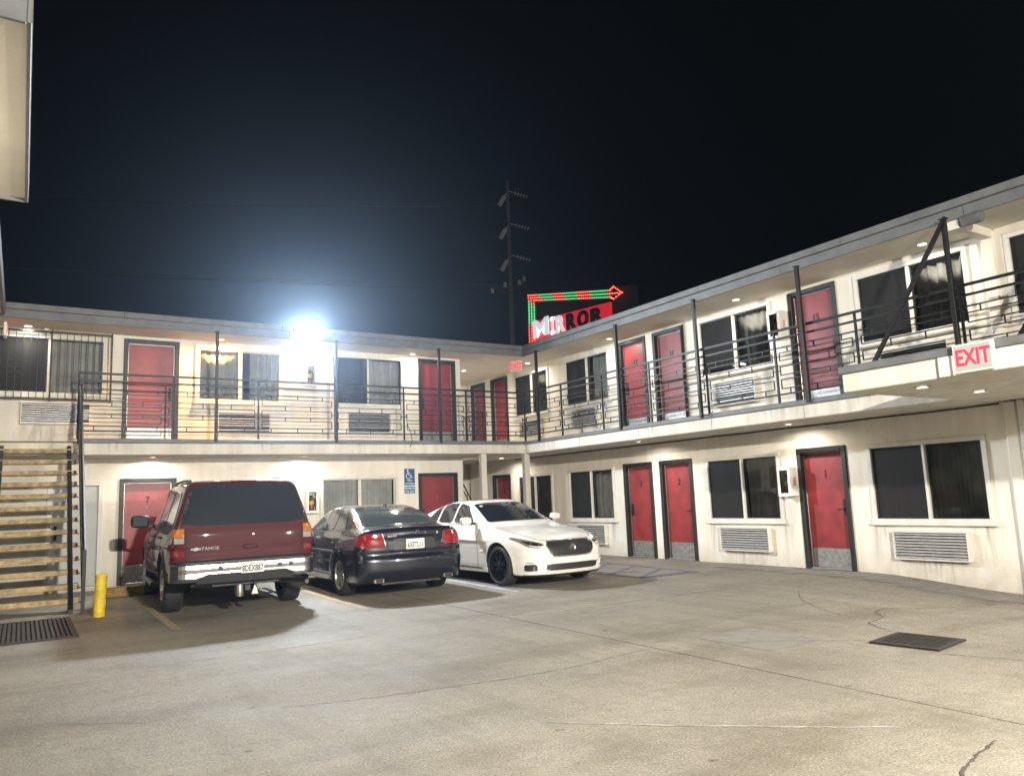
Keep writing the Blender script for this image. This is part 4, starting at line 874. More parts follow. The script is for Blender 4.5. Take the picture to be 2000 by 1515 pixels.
class Car:
    def __init__(s, p):
        s.p = p; s.P = {k: prof(v, p.get('blur', {}).get(k, 0.04)) for k, v in p['prof'].items()}
        s.front_carve = p.get('carve_front', []); s.rear_carve = p.get('carve_rear', [])
    def f(s, x, y, z):
        p, P = s.p, s.P; ax = np.abs(x); x2 = x*x
        hyp = [np.hypot(y-ya, z-p['zw']) for ya in p['axles']]
        side = ax-(P['wid'](y)-P['wz'](z))
        for h in hyp: side = side-p['flare']*np.exp(-((h-p['ra'])/0.075)**2)
        t = z+p['crown']*x2-P['top'](y)
        rr = P['rear'](z)+p['kr'][0]*x2+p['kr'][1]*x2*x2*x2-y; ff = y-(P['front'](z)-p['kf'][0]*x2-p['kf'][1]*x2*x2*x2)
        low = smax(smax(t, side, p['r1']), smax(rr, ff, 0.05), p['r2']); low = smax(low, P['bot'](y)-z, 0.06)
        sl = p['slope']; gs = (ax-(P['gw'](y)-sl*(z-p['zb'])))/math.sqrt(1+sl*sl)
        gh = smax(z+p['crownr']*x2-P['roof'](y), gs, p['rg'])
        gh = smax(gh, (P['rw'](z)+p['krw']*x2-y)*p['crw'], p['rg2']); gh = smax(gh, (y-(P['ws'](z)-p['kws']*x2))*p['cws'], p['rg2'])
        gh = np.maximum(gh, (p['zb']-0.25)-z)
        o = smin(low, gh, p['rj'])
        for Q, d in s.front_carve: o = np.maximum(o, -np.maximum(poly_sd(Q, x, z), (P['front'](z)-p['kf'][0]*x2-d)-y))
        for Q, d in s.rear_carve: o = np.maximum(o, -np.maximum(poly_sd(Q, x, z), y-(P['rear'](z)+p['kr'][0]*x2+d)))
        for h in hyp: o = np.maximum(o, np.minimum(p['ra']-h, ax-p['xin']))
        return o
    def grad(s, q, e=0.004):
        x, y, z = q[:, 0], q[:, 1], q[:, 2]
        return np.stack([s.f(x+e, y, z)-s.f(x-e, y, z), s.f(x, y+e, z)-s.f(x, y-e, z), s.f(x, y, z+e)-s.f(x, y, z-e)], 1)/(2*e)
    def normal(s, q): g = s.grad(q); return g/np.maximum(np.linalg.norm(g, axis=1, keepdims=True), 1e-6)
    def body(s, h=0.021):
        p = s.p; (x0, x1), (y0, y1), (z0, z1) = p['box']
        xs = np.arange(x0, x1+h, h); ys = np.arange(y0, y1+h, h); zs = np.arange(z0, z1+h, h)
        xs = xs-(xs[0]+xs[-1])/2
        F = np.broadcast_to(s.f(xs[:, None, None], ys[None, :, None], zs[None, None, :]), (len(xs), len(ys), len(zs)))
        I = F < 0; n = [len(xs)-1, len(ys)-1, len(zs)-1]; cnt = np.zeros(n, np.int8)
        off = [(a, b, c) for a in (0, 1) for b in (0, 1) for c in (0, 1)]
        for a, b, c in off: cnt += I[a:a+n[0], b:b+n[1], c:c+n[2]]
        act = (cnt > 0) & (cnt < 8); cell = np.argwhere(act); idx = -np.ones(n, np.int64); idx[act] = np.arange(len(cell))
        acc = np.zeros((len(cell), 3)); m = np.zeros(len(cell))
        for i, oa in enumerate(off):
            for ob in off[i+1:]:
                if sum(abs(u-v) for u, v in zip(oa, ob)) != 1: continue
                fa = F[cell[:, 0]+oa[0], cell[:, 1]+oa[1], cell[:, 2]+oa[2]]; fb = F[cell[:, 0]+ob[0], cell[:, 1]+ob[1], cell[:, 2]+ob[2]]
                k = (fa < 0) != (fb < 0); t = np.where(k, fa/np.where(k, fa-fb, 1), 0)
                pt = np.array(oa)[None]+(np.array(ob)-np.array(oa))[None]*t[:, None]; acc[k] += pt[k]; m[k] += 1
        v = (cell+acc/m[:, None])*h+np.array([xs[0], ys[0], zs[0]])
        quads = []
        for ax in range(3):
            A = [slice(None)]*3; B = [slice(None)]*3; A[ax] = slice(0, -1); B[ax] = slice(1, None)
            ch = I[tuple(A)] != I[tuple(B)]; e = np.argwhere(ch); u, w = (ax+1) % 3, (ax+2) % 3
            ok = (e[:, u] > 0) & (e[:, w] > 0) & (e[:, u] < n[u]) & (e[:, w] < n[w]); e = e[ok]
            def cid(du, dw): c = e.copy(); c[:, u] -= du; c[:, w] -= dw; return idx[c[:, 0], c[:, 1], c[:, 2]]
            q = np.stack([cid(1, 1), cid(0, 1), cid(0, 0), cid(1, 0)], 1); inside = I[tuple(e.T)]
            q[~inside] = q[~inside][:, ::-1]; quads.append(q)
        q = np.concatenate(quads); q = q[(q >= 0).all(1)]
        for _ in range(3):
            g = s.grad(v, 0.003); fv = s.f(v[:, 0], v[:, 1], v[:, 2]); st = (fv/np.maximum((g*g).sum(1), 0.2))[:, None]*g
            v = v-np.clip(st, -h*0.6, h*0.6)
        return v, q
    VIEW = {'rear': (1, 1), 'front': (1, -1), 'left': (0, 1), 'right': (0, -1), 'top': (2, -1)}
    def cast(s, view, uv, start=None):
        ax, sg = s.VIEW[view]; uv = np.array(uv, float); n = len(uv); lo = s.p['box'][ax][0]-0.1; hi = s.p['box'][ax][1]+0.1
        o = np.zeros((n, 3)); k = [a for a in (0, 1, 2) if a != ax]; o[:, k[0]] = uv[:, 0]; o[:, k[1]] = uv[:, 1]
        t = np.arange(lo, hi, 0.012) if sg > 0 else np.arange(hi, lo, -0.012)
        pts = np.repeat(o[:, None, :], len(t), 1); pts[:, :, ax] = t[None]
        F = s.f(pts[..., 0], pts[..., 1], pts[..., 2]); ins = F < 0
        hit = ins.any(1); i = np.where(hit, ins.argmax(1), F.argmin(1)); b = t[i]; a = t[np.maximum(i-1, 0)]
        for _ in range(12):
            mth = (a+b)/2; o[:, ax] = mth; inn = s.f(o[:, 0], o[:, 1], o[:, 2]) < 0; b = np.where(inn & hit, mth, b); a = np.where(inn | ~hit, a, mth)
        o[:, ax] = b; return o
    def patch(s, name, m, parent, poly, view, off=0.007, res=0.04, soft=2, skirt=0.012, cut=0.22):
        P = soften(poly, soft, cut) if soft else poly; B = []; res = min(res, 0.04)
        for i in range(len(P)):
            a, b = P[i], P[(i+1) % len(P)]; n = max(1, int(math.dist(a, b)/res))
            B += [(a[0]+(b[0]-a[0])*k/n, a[1]+(b[1]-a[1])*k/n) for k in range(n)]
        us = [p[0] for p in B]; vs = [p[1] for p in B]
        gu, gv = np.meshgrid(np.arange(min(us)+res/2, max(us), res), np.arange(min(vs)+res/2, max(vs), res)); gu, gv = gu.ravel(), gv.ravel()
        k = poly_sd(B, gu, gv) < -res*0.45; inner = list(zip(gu[k], gv[k]))
        r = delaunay_2d_cdt([Vector(p) for p in B+inner], [], [list(range(len(B)))], 1, 1e-6)
        uv = [tuple(p) for p in r[0]]; off = max(off, 0.007); tris = [tuple(t) for t in r[2]]
        q = s.cast(view, uv); nrm = s.normal(q); ax, sg = s.VIEW[view]; outw = np.zeros(3); outw[ax] = -sg
        nrm = np.where((nrm@outw)[:, None] < 0.05, outw[None], nrm); top = q+nrm*off; nb = len(B)
        a = top[list(tris[0])]; flip = np.cross(a[1]-a[0], a[2]-a[0])@outw < 0
        if flip: tris = [t[::-1] for t in tris]
        V = [tuple(p) for p in top]; Fc = list(tris)
        if skirt:
            base = len(V); V += [tuple(p) for p in (q[:nb]-nrm[:nb]*skirt)]
            for i in range(nb): j = (i+1) % nb; Fc.append((i, base+i, base+j, j) if not flip else (j, base+j, base+i, i))
        return MB().add(V, Fc).build(name, m, parent, smooth=False if skirt and len(tris) < 4 else False)
    def ribbon(s, name, m, parent, pts, view, w=0.010, off=0.003, closed=False, res=0.03):
        P = []; pts = list(pts)+([pts[0]] if closed else [])
        for a, b in zip(pts, pts[1:]):
            n = max(1, int(math.dist(a, b)/res)); P += [(a[0]+(b[0]-a[0])*k/n, a[1]+(b[1]-a[1])*k/n) for k in range(n)]
        P.append(pts[-1]); P = np.array(P); d = np.gradient(P, axis=0); d /= np.maximum(np.linalg.norm(d, axis=1, keepdims=True), 1e-9); nn = np.stack([-d[:, 1], d[:, 0]], 1)
        A = s.cast(view, P+nn*w/2); Bq = s.cast(view, P-nn*w/2); na = s.normal(A); nb = s.normal(Bq); k = len(P)
        V = np.concatenate([A-na*0.01, A+na*off, Bq+nb*off, Bq-nb*0.01]); Fc = []
        for i in range(k-1):
            for r_ in range(3): Fc.append((r_*k+i, r_*k+i+1, (r_+1)*k+i+1, (r_+1)*k+i))
        o = MB().add([tuple(v) for v in V], Fc); me = o.mesh(name, m)
        bm = bmesh.new(); bm.from_mesh(me); bmesh.ops.recalc_face_normals(bm, faces=bm.faces); bm.to_mesh(me); bm.free()
        return link(name, me, parent)
    def at(s, view, u, v): return s.cast(view, [(u, v)])[0]
def np_mesh(name, v, q, m, smooth=True):
    me = bpy.data.meshes.new(name); me.vertices.add(len(v)); me.vertices.foreach_set('co', np.asarray(v, np.float32).ravel())
    me.loops.add(len(q)*4); me.loops.foreach_set('vertex_index', np.asarray(q, np.int32).ravel())
    me.polygons.add(len(q)); me.polygons.foreach_set('loop_start', np.arange(0, len(q)*4, 4, dtype=np.int32)); me.polygons.foreach_set('loop_total', np.full(len(q), 4, np.int32))
    me.polygons.foreach_set('use_smooth', np.full(len(q), smooth)); me.materials.append(MATS[m]); me.update(); me.validate(); return me
def body_object(car, root, paint):
    v, q = car.body(); p = car.p; c = v[q].mean(1)
    d = np.min([np.hypot(c[:, 1]-ya, c[:, 2]-p['zw']) for ya in p['axles']], 0)
    n = car.normal(c)
    well = (d < p['ra']+0.020) & (np.abs(c[:, 0]) > p['xin']-0.03) & (c[:, 2] < p['zw']+p['ra']+0.02)
    under = (n[:, 2] < -0.75) & (c[:, 2] < p['zw']+0.12)
    dark = well | under
    for nm, sel, m in (('body', ~dark, paint), ('underside', dark, 'black_plastic')):
        u, inv = np.unique(q[sel].ravel(), return_inverse=True)
        link(nm, np_mesh(nm, v[u], inv.reshape(-1, 4), m), root)
def wheel(root, x, y, r, w, rim_r, rim_m, spokes, style, side):
    t = empty('wheel', (x, y, r), 0, root); s = side        # side +1: outer face towards +x
    ty = MB().lathe([(rim_r, -w*0.42), (rim_r+0.02, -w*0.48), (r-0.05, -w*0.50), (r-0.015, -w*0.44), (r, -w*0.30), (r, w*0.30), (r-0.015, w*0.44), (r-0.05, w*0.50), (rim_r+0.02, w*0.48), (rim_r, w*0.42)], axis='x', n=40)
    ty.build('tyre', 'rubber', t, smooth=True)
    o = s*w*0.5
    rm = MB().lathe([(rim_r+0.006, s*w*0.46), (rim_r+0.004, s*w*0.50), (rim_r-0.022, s*w*0.48), (rim_r-0.035, s*w*0.30), (rim_r-0.045, -s*w*0.40)], axis='x', n=40)
    rm.lathe([(0.0, s*w*0.44), (0.05, s*w*0.43), (0.065, s*w*0.36), (0.065, s*w*0.1)], axis='x', n=20)
    for k in range(spokes):
        for dd in ((-0.10, 0.10) if style == 'double' else (0.0,)):
            a = 2*math.pi*k/spokes+0.3; w0, w1 = (0.020, 0.016) if style == 'double' else (0.045, 0.032)
            a0, a1 = a+dd*0.9, a+dd*(1.6 if style == 'double' else 1)
            p0 = Vector((0, math.cos(a0), math.sin(a0)))*0.05; p1 = Vector((0, math.cos(a1), math.sin(a1)))*(rim_r-0.012)
            dr = (p1-p0).normalized(); tn = Vector((0, -dr.z, dr.y)); ex = Vector((s, 0, 0))
            q = [p0+ex*w*0.40-tn*w0, p0+ex*w*0.40+tn*w0, p1+ex*w*0.44+tn*w1, p1+ex*w*0.44-tn*w1]; q2 = [v-ex*0.035 for v in q]
            rm.add(q+q2, [(0,1,2,3),(7,6,5,4),(0,4,5,1),(1,5,6,2),(2,6,7,3),(3,7,4,0)])
    me = rm.mesh('rim', rim_m); bm = bmesh.new(); bm.from_mesh(me); bmesh.ops.recalc_face_normals(bm, faces=bm.faces); bm.to_mesh(me); bm.free(); link('rim', me, t)
    MB().lathe([(0.0, s*w*0.02), (rim_r-0.05, s*w*0.02), (rim_r-0.05, -s*w*0.05), (0, -s*w*0.05)], axis='x', n=24).build('brake_disc', 'steel_dark', t)
def plate(root, car, x, z, number, top, rot_lean=0.0, y=None, w=0.305, h=0.152, small=None):
    y = car.at('rear', x, z)[1]-0.012 if y is None else y
    o = MB().box(-w/2, w/2, -0.004, 0.004, -h/2, h/2, 0.002).build('licence_plate', 'paper_white', root, (x, y, z))
    text('plate_number', number, 0.115, 'text_black', o, (0, -0.006, -0.018), depth=0.001, sx=0.62, bold=0.003)
    if top: text('plate_state', top, 0.040, 'lens_red', o, (0, -0.006, 0.052), depth=0.001)
    return o
def mirror_part(root, m, x, y, z, s, w=0.24, h=0.17, d=0.13, glass_front=True):
    """s: -1 left, +1 right; pod outside the door, foot towards the body"""
    vs = []; n = 14
    for k, (fx, sc) in enumerate(((0.0, 0.62), (0.05, 0.86), (0.45, 1.0), (0.85, 0.92), (0.97, 0.70), (1.0, 0.4))):
        for i in range(n):
            a = 2*math.pi*i/n; c_, s__ = math.cos(a), math.sin(a); e = 0.75
            vs.append((x+s*fx*w, y+math.copysign(abs(c_)**e, c_)*d/2*sc, z+math.copysign(abs(s__)**e, s__)*h/2*sc))
    fs = [(k*n+i, k*n+(i+1) % n, (k+1)*n+(i+1) % n, (k+1)*n+i) for k in range(5) for i in range(n)]+[tuple(range(n)), tuple(5*n+i for i in range(n))]
    me = MB().add(vs, fs).mesh('mirror', m, True); bm = bmesh.new(); bm.from_mesh(me); bmesh.ops.recalc_face_normals(bm, faces=bm.faces); bm.to_mesh(me); bm.free()
    o = link('mirror', me, root)
    MB().box(x+s*0.03, x+s*(w-0.03), y-d/2-0.004, y-d/2+0.004, z-h/2+0.03, z+h/2-0.03, 0.002).build('mirror_glass', 'car_glass_grey', o)
    MB().box(x-s*0.10, x+s*0.03, y-0.03, y+0.03, z-h/2+0.0, z-h/2+0.045, 0.008).build('mirror_arm', 'black_plastic', o)
    return o
def arch_lips(car, root, paint):
    for v in ('left', 'right'):
        for ya in car.p['axles']:
            rr_a = car.p['ra']+0.027; zb_ = float(car.P['bot'](ya))+0.05
            a0 = math.asin(max(-1, min(1, (zb_-car.p['zw'])/rr_a)))
            pts = [(ya+rr_a*math.cos(t), car.p['zw']+rr_a*math.sin(t)) for t in np.linspace(a0, math.pi-a0, 48)]
            car.ribbon('arch_lip', paint, root, pts, v, 0.034, 0.007)
def rim(car, name, m, root, poly, view, r=0.010, soft=1, cut=0.12, off=0.004):
    P = soften(poly, soft, cut) if soft else poly; Q = []
    for i in range(len(P)):
        a, b = P[i], P[(i+1) % len(P)]; n = max(1, int(math.dist(a, b)/0.03)); Q += [(a[0]+(b[0]-a[0])*k/n, a[1]+(b[1]-a[1])*k/n) for k in range(n)]
    q = car.cast(view, Q); q = q+car.normal(q)*off; q = [tuple(p) for p in q]; MB().tube(q+[q[0], q[1]], r, 6, False).build(name, m, root, smooth=True)
def mirrored(poly): return [(-a, b) for a, b in poly][::-1]

# ---------------------------------------------- maroon sport utility (seen from behind)
suv = Car(dict(axles=(0.0, 2.95), zw=0.40, ra=0.455, xin=0.62, flare=0.018, crown=0.015, crownr=0.035, kr=(0.035, 0.06), kf=(0.05, 0.20), r1=0.10, r2=0.11, slope=0.30, zb=1.20, rg=0.13, rg2=0.10, krw=0.05, crw=0.96, kws=0.22, cws=0.75, rj=0.035,
    box=((-1.06, 1.06), (-1.18, 4.05), (0.30, 1.98)), blur=dict(wz=0.02, wid=0.08, top=0.07, gw=0.1, roof=0.12, rear=0.03),
    prof=dict(wid=[(-1.2, 0.965), (-0.6, 0.985), (1.5, 0.99), (3.2, 0.975), (3.9, 0.92)], wz=[(0.3, 0.07), (0.42, 0.04), (0.56, 0.022), (0.60, 0.008), (0.66, 0.006), (0.80, 0.0), (1.0, 0.006), (1.1, 0.022), (1.22, 0.05)],
        top=[(-1.2, 1.215), (2.1, 1.215), (2.5, 1.17), (3.5, 1.08), (3.85, 0.99), (4.0, 0.9)], bot=[(-1.2, 0.50), (-0.6, 0.46), (0.6, 0.42), (2.3, 0.42), (3.5, 0.42), (4.0, 0.46)],
        rear=[(0.3, -0.98), (0.6, -1.05), (0.85, -1.075), (1.1, -1.065), (1.25, -1.045)], front=[(0.3, 3.82), (0.6, 3.92), (0.9, 3.92), (1.1, 3.82)],
        gw=[(-1.1, 0.935), (0.5, 0.945), (2.3, 0.93)], roof=[(-1.1, 1.845), (-0.8, 1.875), (0.3, 1.90), (1.2, 1.885), (1.8, 1.83)], rw=[(1.0, -1.065), (1.2, -1.045), (1.55, -0.965), (1.82, -0.87), (1.95, -0.80)], ws=[(1.0, 2.55), (1.2, 2.36), (1.85, 1.62), (1.95, 1.5)])))
SV = empty('parked_car', (-7.93, -3.72, 0), R(-2.5)); tag(SV, 'maroon sport utility car parked nose in before door 7', 'car', 'cars parked in the motel yard')
body_object(suv, SV, 'paint_maroon'); arch_lips(suv, SV, 'paint_maroon')
suv.patch('rear_window', 'car_glass_mid', SV, [(-0.85, 1.235), (0.85, 1.235), (0.81, 1.45), (0.725, 1.765), (0.45, 1.80), (-0.45, 1.80), (-0.725, 1.765), (-0.81, 1.45)], 'rear', 0.005, 0.07, 1, cut=0.15)
for v, sg in (('left', -1), ('right', 1)):
    for nm, Q in (('side_window', [(-0.78, 1.25), (0.06, 1.25), (0.06, 1.735), (-0.55, 1.72)]), ('side_window', [(0.16, 1.25), (0.98, 1.25), (0.98, 1.75), (0.16, 1.745)]), ('side_window', [(1.07, 1.25), (2.02, 1.25), (1.55, 1.735), (1.07, 1.75)])):
        suv.patch(nm, 'car_glass_grey', SV, Q, v, 0.004, 0.08, 1, cut=0.12)
    suv.ribbon('door_seam', 'seam', SV, [(0.10, 1.22), (0.10, 0.85), (0.30, 0.62), (0.42, 0.47)], v, 0.010, 0.002); suv.ribbon('door_seam', 'seam', SV, [(1.02, 1.22), (1.03, 0.46)], v, 0.010, 0.002); suv.ribbon('door_seam', 'seam', SV, [(2.1, 1.22), (2.12, 0.47)], v, 0.010, 0.002)
    suv.ribbon('side_moulding', 'paint_maroon', SV, [(0.52, 0.66), (2.42, 0.66)], v, 0.07, 0.014)
    for ya in (0.32, 1.2): 
        q = suv.at(v, ya, 1.07); MB().box(q[0]-0.03, q[0]+0.03, ya-0.10, ya+0.10, 1.05, 1.085, 0.012).build('door_handle', 'black_plastic', SV)
    MB().tube([(sg*0.93, 0.55, 0.36), (sg*1.03, 0.62, 0.36), (sg*1.03, 2.3, 0.36), (sg*0.93, 2.38, 0.36)], 0.045, 8).build('running_board', 'steel_dark', SV)
    MB().tube([(sg*0.66, -0.60, 1.80), (sg*0.665, -0.45, 1.875), (sg*0.67, 0.2, 1.90), (sg*0.67, 1.2, 1.89), (sg*0.66, 1.35, 1.82)], 0.020, 8).build('roof_rail', 'black_plastic', SV)
    mirror_part(SV, 'black_plastic', sg*1.0, 1.98, 1.30, sg, 0.28, 0.22, 0.13)
    A = [(sg*0.775, 0.83), (sg*0.935, 0.83), (sg*0.935, 1.20), (sg*0.775, 1.20)]
    for nm, m, z0, z1 in (('tail_lamp', 'lens_amber', 1.085, 1.20), ('tail_lamp', 'lens_white', 1.005, 1.08), ('tail_lamp', 'lens_red_dark', 0.905, 1.0), ('tail_lamp', 'lens_red', 0.835, 0.90)):
        suv.patch(nm, m, SV, [(sg*0.81, z0), (sg*0.93, z0), (sg*0.93, z1), (sg*0.81, z1)][::sg], 'rear', 0.014, 0.04, 0)
        suv.patch(nm, m, SV, [(-0.985, z0), (-0.90, z0), (-0.90, z1), (-0.985, z1)], v, 0.010, 0.04, 0)
    suv.ribbon('tailgate_seam', 'seam', SV, [(sg*0.785, 0.76), (sg*0.79, 1.22)], 'rear', 0.013, 0.002)
suv.ribbon('tailgate_seam', 'seam', SV, [(-0.745, 0.765), (0.745, 0.765)], 'rear', 0.012, 0.002); suv.ribbon('tailgate_crease', 'paint_maroon', SV, [(-0.73, 0.855), (0.73, 0.855)], 'rear', 0.02, 0.006)
suv.ribbon('high_brake_lamp', 'lens_red_dark', SV, [(-0.18, 1.832), (0.18, 1.832)], 'rear', 0.03, 0.012)
q = suv.at('rear', 0.06, 0.925); MB().box(-0.10, 0.10, -0.018, 0.03, -0.03, 0.03, 0.012).build('tailgate_handle', 'paint_maroon', SV, (0.06, q[1], 0.925))
q = suv.at('rear', 0.10, 1.09); MB().lathe([(0, -0.004), (0.014, -0.003), (0.014, 0.01)], (0.10, q[1], 1.09), 'y', 10).build('lock', 'chrome_dull', SV)
y = min(suv.at('rear', q_, 0.925)[1] for q_ in (-0.70, -0.6, -0.5, -0.4, -0.3))-0.014
MB().prism([(-0.07, -0.012), (-0.028, -0.012), (-0.022, -0.024), (0.022, -0.024), (0.028, -0.012), (0.07, -0.012), (0.062, 0.012), (0.03, 0.012), (0.024, 0.024), (-0.02, 0.024), (-0.026, 0.012), (-0.062, 0.012)], -0.006, 0.012).build('emblem', 'chrome', SV, (-0.665, y, 0.925))
text('badge_lettering', 'TAHOE', 0.062, 'chrome', SV, (-0.48, y-0.002, 0.925), depth=0.003, bold=0.001, sx=1.15)
text('badge_lettering', 'CHEVROLET', 0.052, 'lens_red_dark', SV, (0.50, min(suv.at('rear', q_, 0.925)[1] for q_ in (0.3, 0.5))-0.004, 0.925), depth=0.002, sx=1.1)
def sweep(name, m, root, prof_, xs, yf, z_of=None):
    vs = []; k = len(prof_)
    for x in xs:
        for dy, z in prof_: vs.append((x, yf(x)+dy, z if z_of is None else z_of(x, z)))
    fs = [(i*k+j, i*k+(j+1) % k, (i+1)*k+(j+1) % k, (i+1)*k+j) for i in range(len(xs)-1) for j in range(k)]+[tuple(range(k)), tuple((len(xs)-1)*k+j for j in range(k))]
    me = MB().add(vs, fs).mesh(name, m); bm = bmesh.new(); bm.from_mesh(me); bmesh.ops.recalc_face_normals(bm, faces=bm.faces); bm.to_mesh(me); bm.free(); return link(name, me, root)
bx = np.linspace(-0.975, 0.975, 45); bump_y = lambda x: -1.20+0.06*(x/0.975)**2+0.16*max(0, (abs(x)-0.80)/0.175)**2
low = lambda x: 0.075*(1-min(1, max(0, (abs(x)-0.52)/0.13))**1) if abs(x) < 0.65 else 0.0
sweep('bumper', 'chrome_dull', SV, [(0.20, 0.725), (0.01, 0.725), (-0.012, 0.712), (-0.018, 0.66), (-0.010, 0.60), (-0.016, 0.54), (0.0, 0.50), (0.03, 0.485), (0.20, 0.485)], bx, bump_y, lambda x, z: z if z > 0.6 else z+low(x)*(0.62-z)/0.13)
sweep('bumper_step', 'black_plastic', SV, [(0.22, 0.728), (0.22, 0.765), (0.03, 0.762), (0.012, 0.75), (0.012, 0.728)], bx, bump_y)
sweep('bumper_valance', 'black_plastic', SV, [(0.22, 0.57), (0.05, 0.57), (0.035, 0.54), (0.05, 0.46), (0.09, 0.43), (0.22, 0.43)], np.linspace(-0.66, 0.66, 21), bump_y)
for x in (-0.36, 0.44, 0.60): MB().box(x-0.03, x+0.03, bump_y(x)-0.022, bump_y(x), 0.63, 0.68, 0.004).build('bumper_socket', 'black_plastic', SV)
plate(SV, suv, 0.06, 0.645, '8DEX887', 'California', y=-1.232)
HT = MB().box(-0.45, 0.45, -1.08, -1.02, 0.40, 0.46, 0.006).box(-0.04, 0.04, -1.22, -1.02, 0.33, 0.41, 0.006).box(0.10, 0.13, -1.15, -1.05, 0.28, 0.42, 0.003); HT.build('tow_hitch', 'steel_dark', SV)
MB().lathe([(0, 0.0), (0.055, 0.0), (0.06, 0.06), (0.06, 0.16), (0, 0.16)], (-0.11, -1.20, 0.26), 'z', 14).build('trailer_socket', 'chrome_dull', SV)
MB().prism([(0.06, 0.27), (0.15, 0.27), (0.125, 0.36), (0.10, 0.40)], -1.18, -1.14).build('hitch_ball_mount', 'chrome_dull', SV)
MB().tube([(0.52, -0.3, 0.36), (0.72, -0.75, 0.37), (0.86, -1.08, 0.37)], 0.035, 10).build('exhaust_pipe', 'chrome_dull', SV)
MB().tube([(-0.7, 0, 0.40), (-0.2, 0, 0.40), (-0.08, 0, 0.40), (0.08, 0, 0.40), (0.2, 0, 0.40), (0.7, 0, 0.40)], [0.05, 0.05, 0.15, 0.15, 0.05, 0.05], 12).build('rear_axle', 'steel_dark', SV)
MB().box(-0.52, 0.52, -0.95, 3.4, 0.40, 0.50).build('chassis', 'black_plastic', SV)
for y in (0.0, 2.95):
    for sg in (-1, 1): wheel(SV, sg*0.845, y, 0.392, 0.265, 0.215, 'alloy', 5, 'single', sg)

# ---------------------------------------------- dark blue sedan (seen from behind)
sed = Car(dict(axles=(0.0, 2.74), zw=0.325, ra=0.372, xin=0.58, flare=0.012, crown=0.045, crownr=0.055, kr=(0.10, 0.16), kf=(0.14, 0.40), r1=0.13, r2=0.12, slope=0.52, zb=0.98, rg=0.14, rg2=0.10, krw=0.22, crw=0.5, kws=0.35, cws=0.55, rj=0.07,
    box=((-1.0, 1.0), (-1.12, 3.78), (0.14, 1.50)), blur=dict(wz=0.02, wid=0.10, top=0.06, gw=0.12, roof=0.15, rear=0.03),
    prof=dict(wid=[(-1.1, 0.895), (-0.3, 0.918), (1.4, 0.92), (2.9, 0.905), (3.7, 0.85)], wz=[(0.1, 0.10), (0.22, 0.05), (0.32, 0.025), (0.52, 0.004), (0.66, 0.0), (0.74, 0.012), (0.78, 0.018), (0.90, 0.05), (1.0, 0.085), (1.1, 0.13)],
        top=[(-1.12, 1.045), (-1.0, 1.075), (-0.90, 1.07), (-0.5, 1.055), (0.0, 1.02), (0.8, 0.98), (2.2, 0.97), (2.6, 0.93), (3.3, 0.80), (3.6, 0.70), (3.8, 0.6)], bot=[(-1.1, 0.26), (-0.5, 0.20), (0.5, 0.19), (2.3, 0.19), (3.2, 0.19), (3.7, 0.22)],
        rear=[(0.1, -0.90), (0.26, -0.97), (0.40, -1.03), (0.60, -1.035), (0.64, -1.00), (0.80, -0.985), (0.98, -0.975), (1.06, -0.985), (1.12, -0.98)], front=[(0.1, 3.58), (0.3, 3.68), (0.5, 3.69), (0.7, 3.58)],
        gw=[(-0.8, 0.74), (0.0, 0.80), (0.9, 0.815), (2.4, 0.79)], roof=[(-0.7, 1.24), (-0.2, 1.33), (0.25, 1.395), (0.8, 1.435), (1.3, 1.435), (1.7, 1.38), (2.0, 1.30)], rw=[(0.9, -1.0), (1.06, -0.60), (1.25, -0.16), (1.38, 0.22), (1.5, 0.7)], ws=[(0.85, 2.75), (0.98, 2.42), (1.36, 1.62), (1.45, 1.35)])))
SD = empty('parked_car', (-5.42, -3.98, 0), R(-2.0)); tag(SD, 'dark blue sedan parked nose in between the maroon and white cars', 'car', 'cars parked in the motel yard')
body_object(sed, SD, 'paint_navy'); arch_lips(sed, SD, 'paint_navy')
sed.patch('rear_window', 'car_glass_grey', SD, [(-0.66, 1.085), (0.66, 1.085), (0.60, 1.22), (0.52, 1.365), (0.3, 1.378), (-0.3, 1.378), (-0.52, 1.365), (-0.60, 1.22)], 'rear', 0.005, 0.06, 1, cut=0.12)
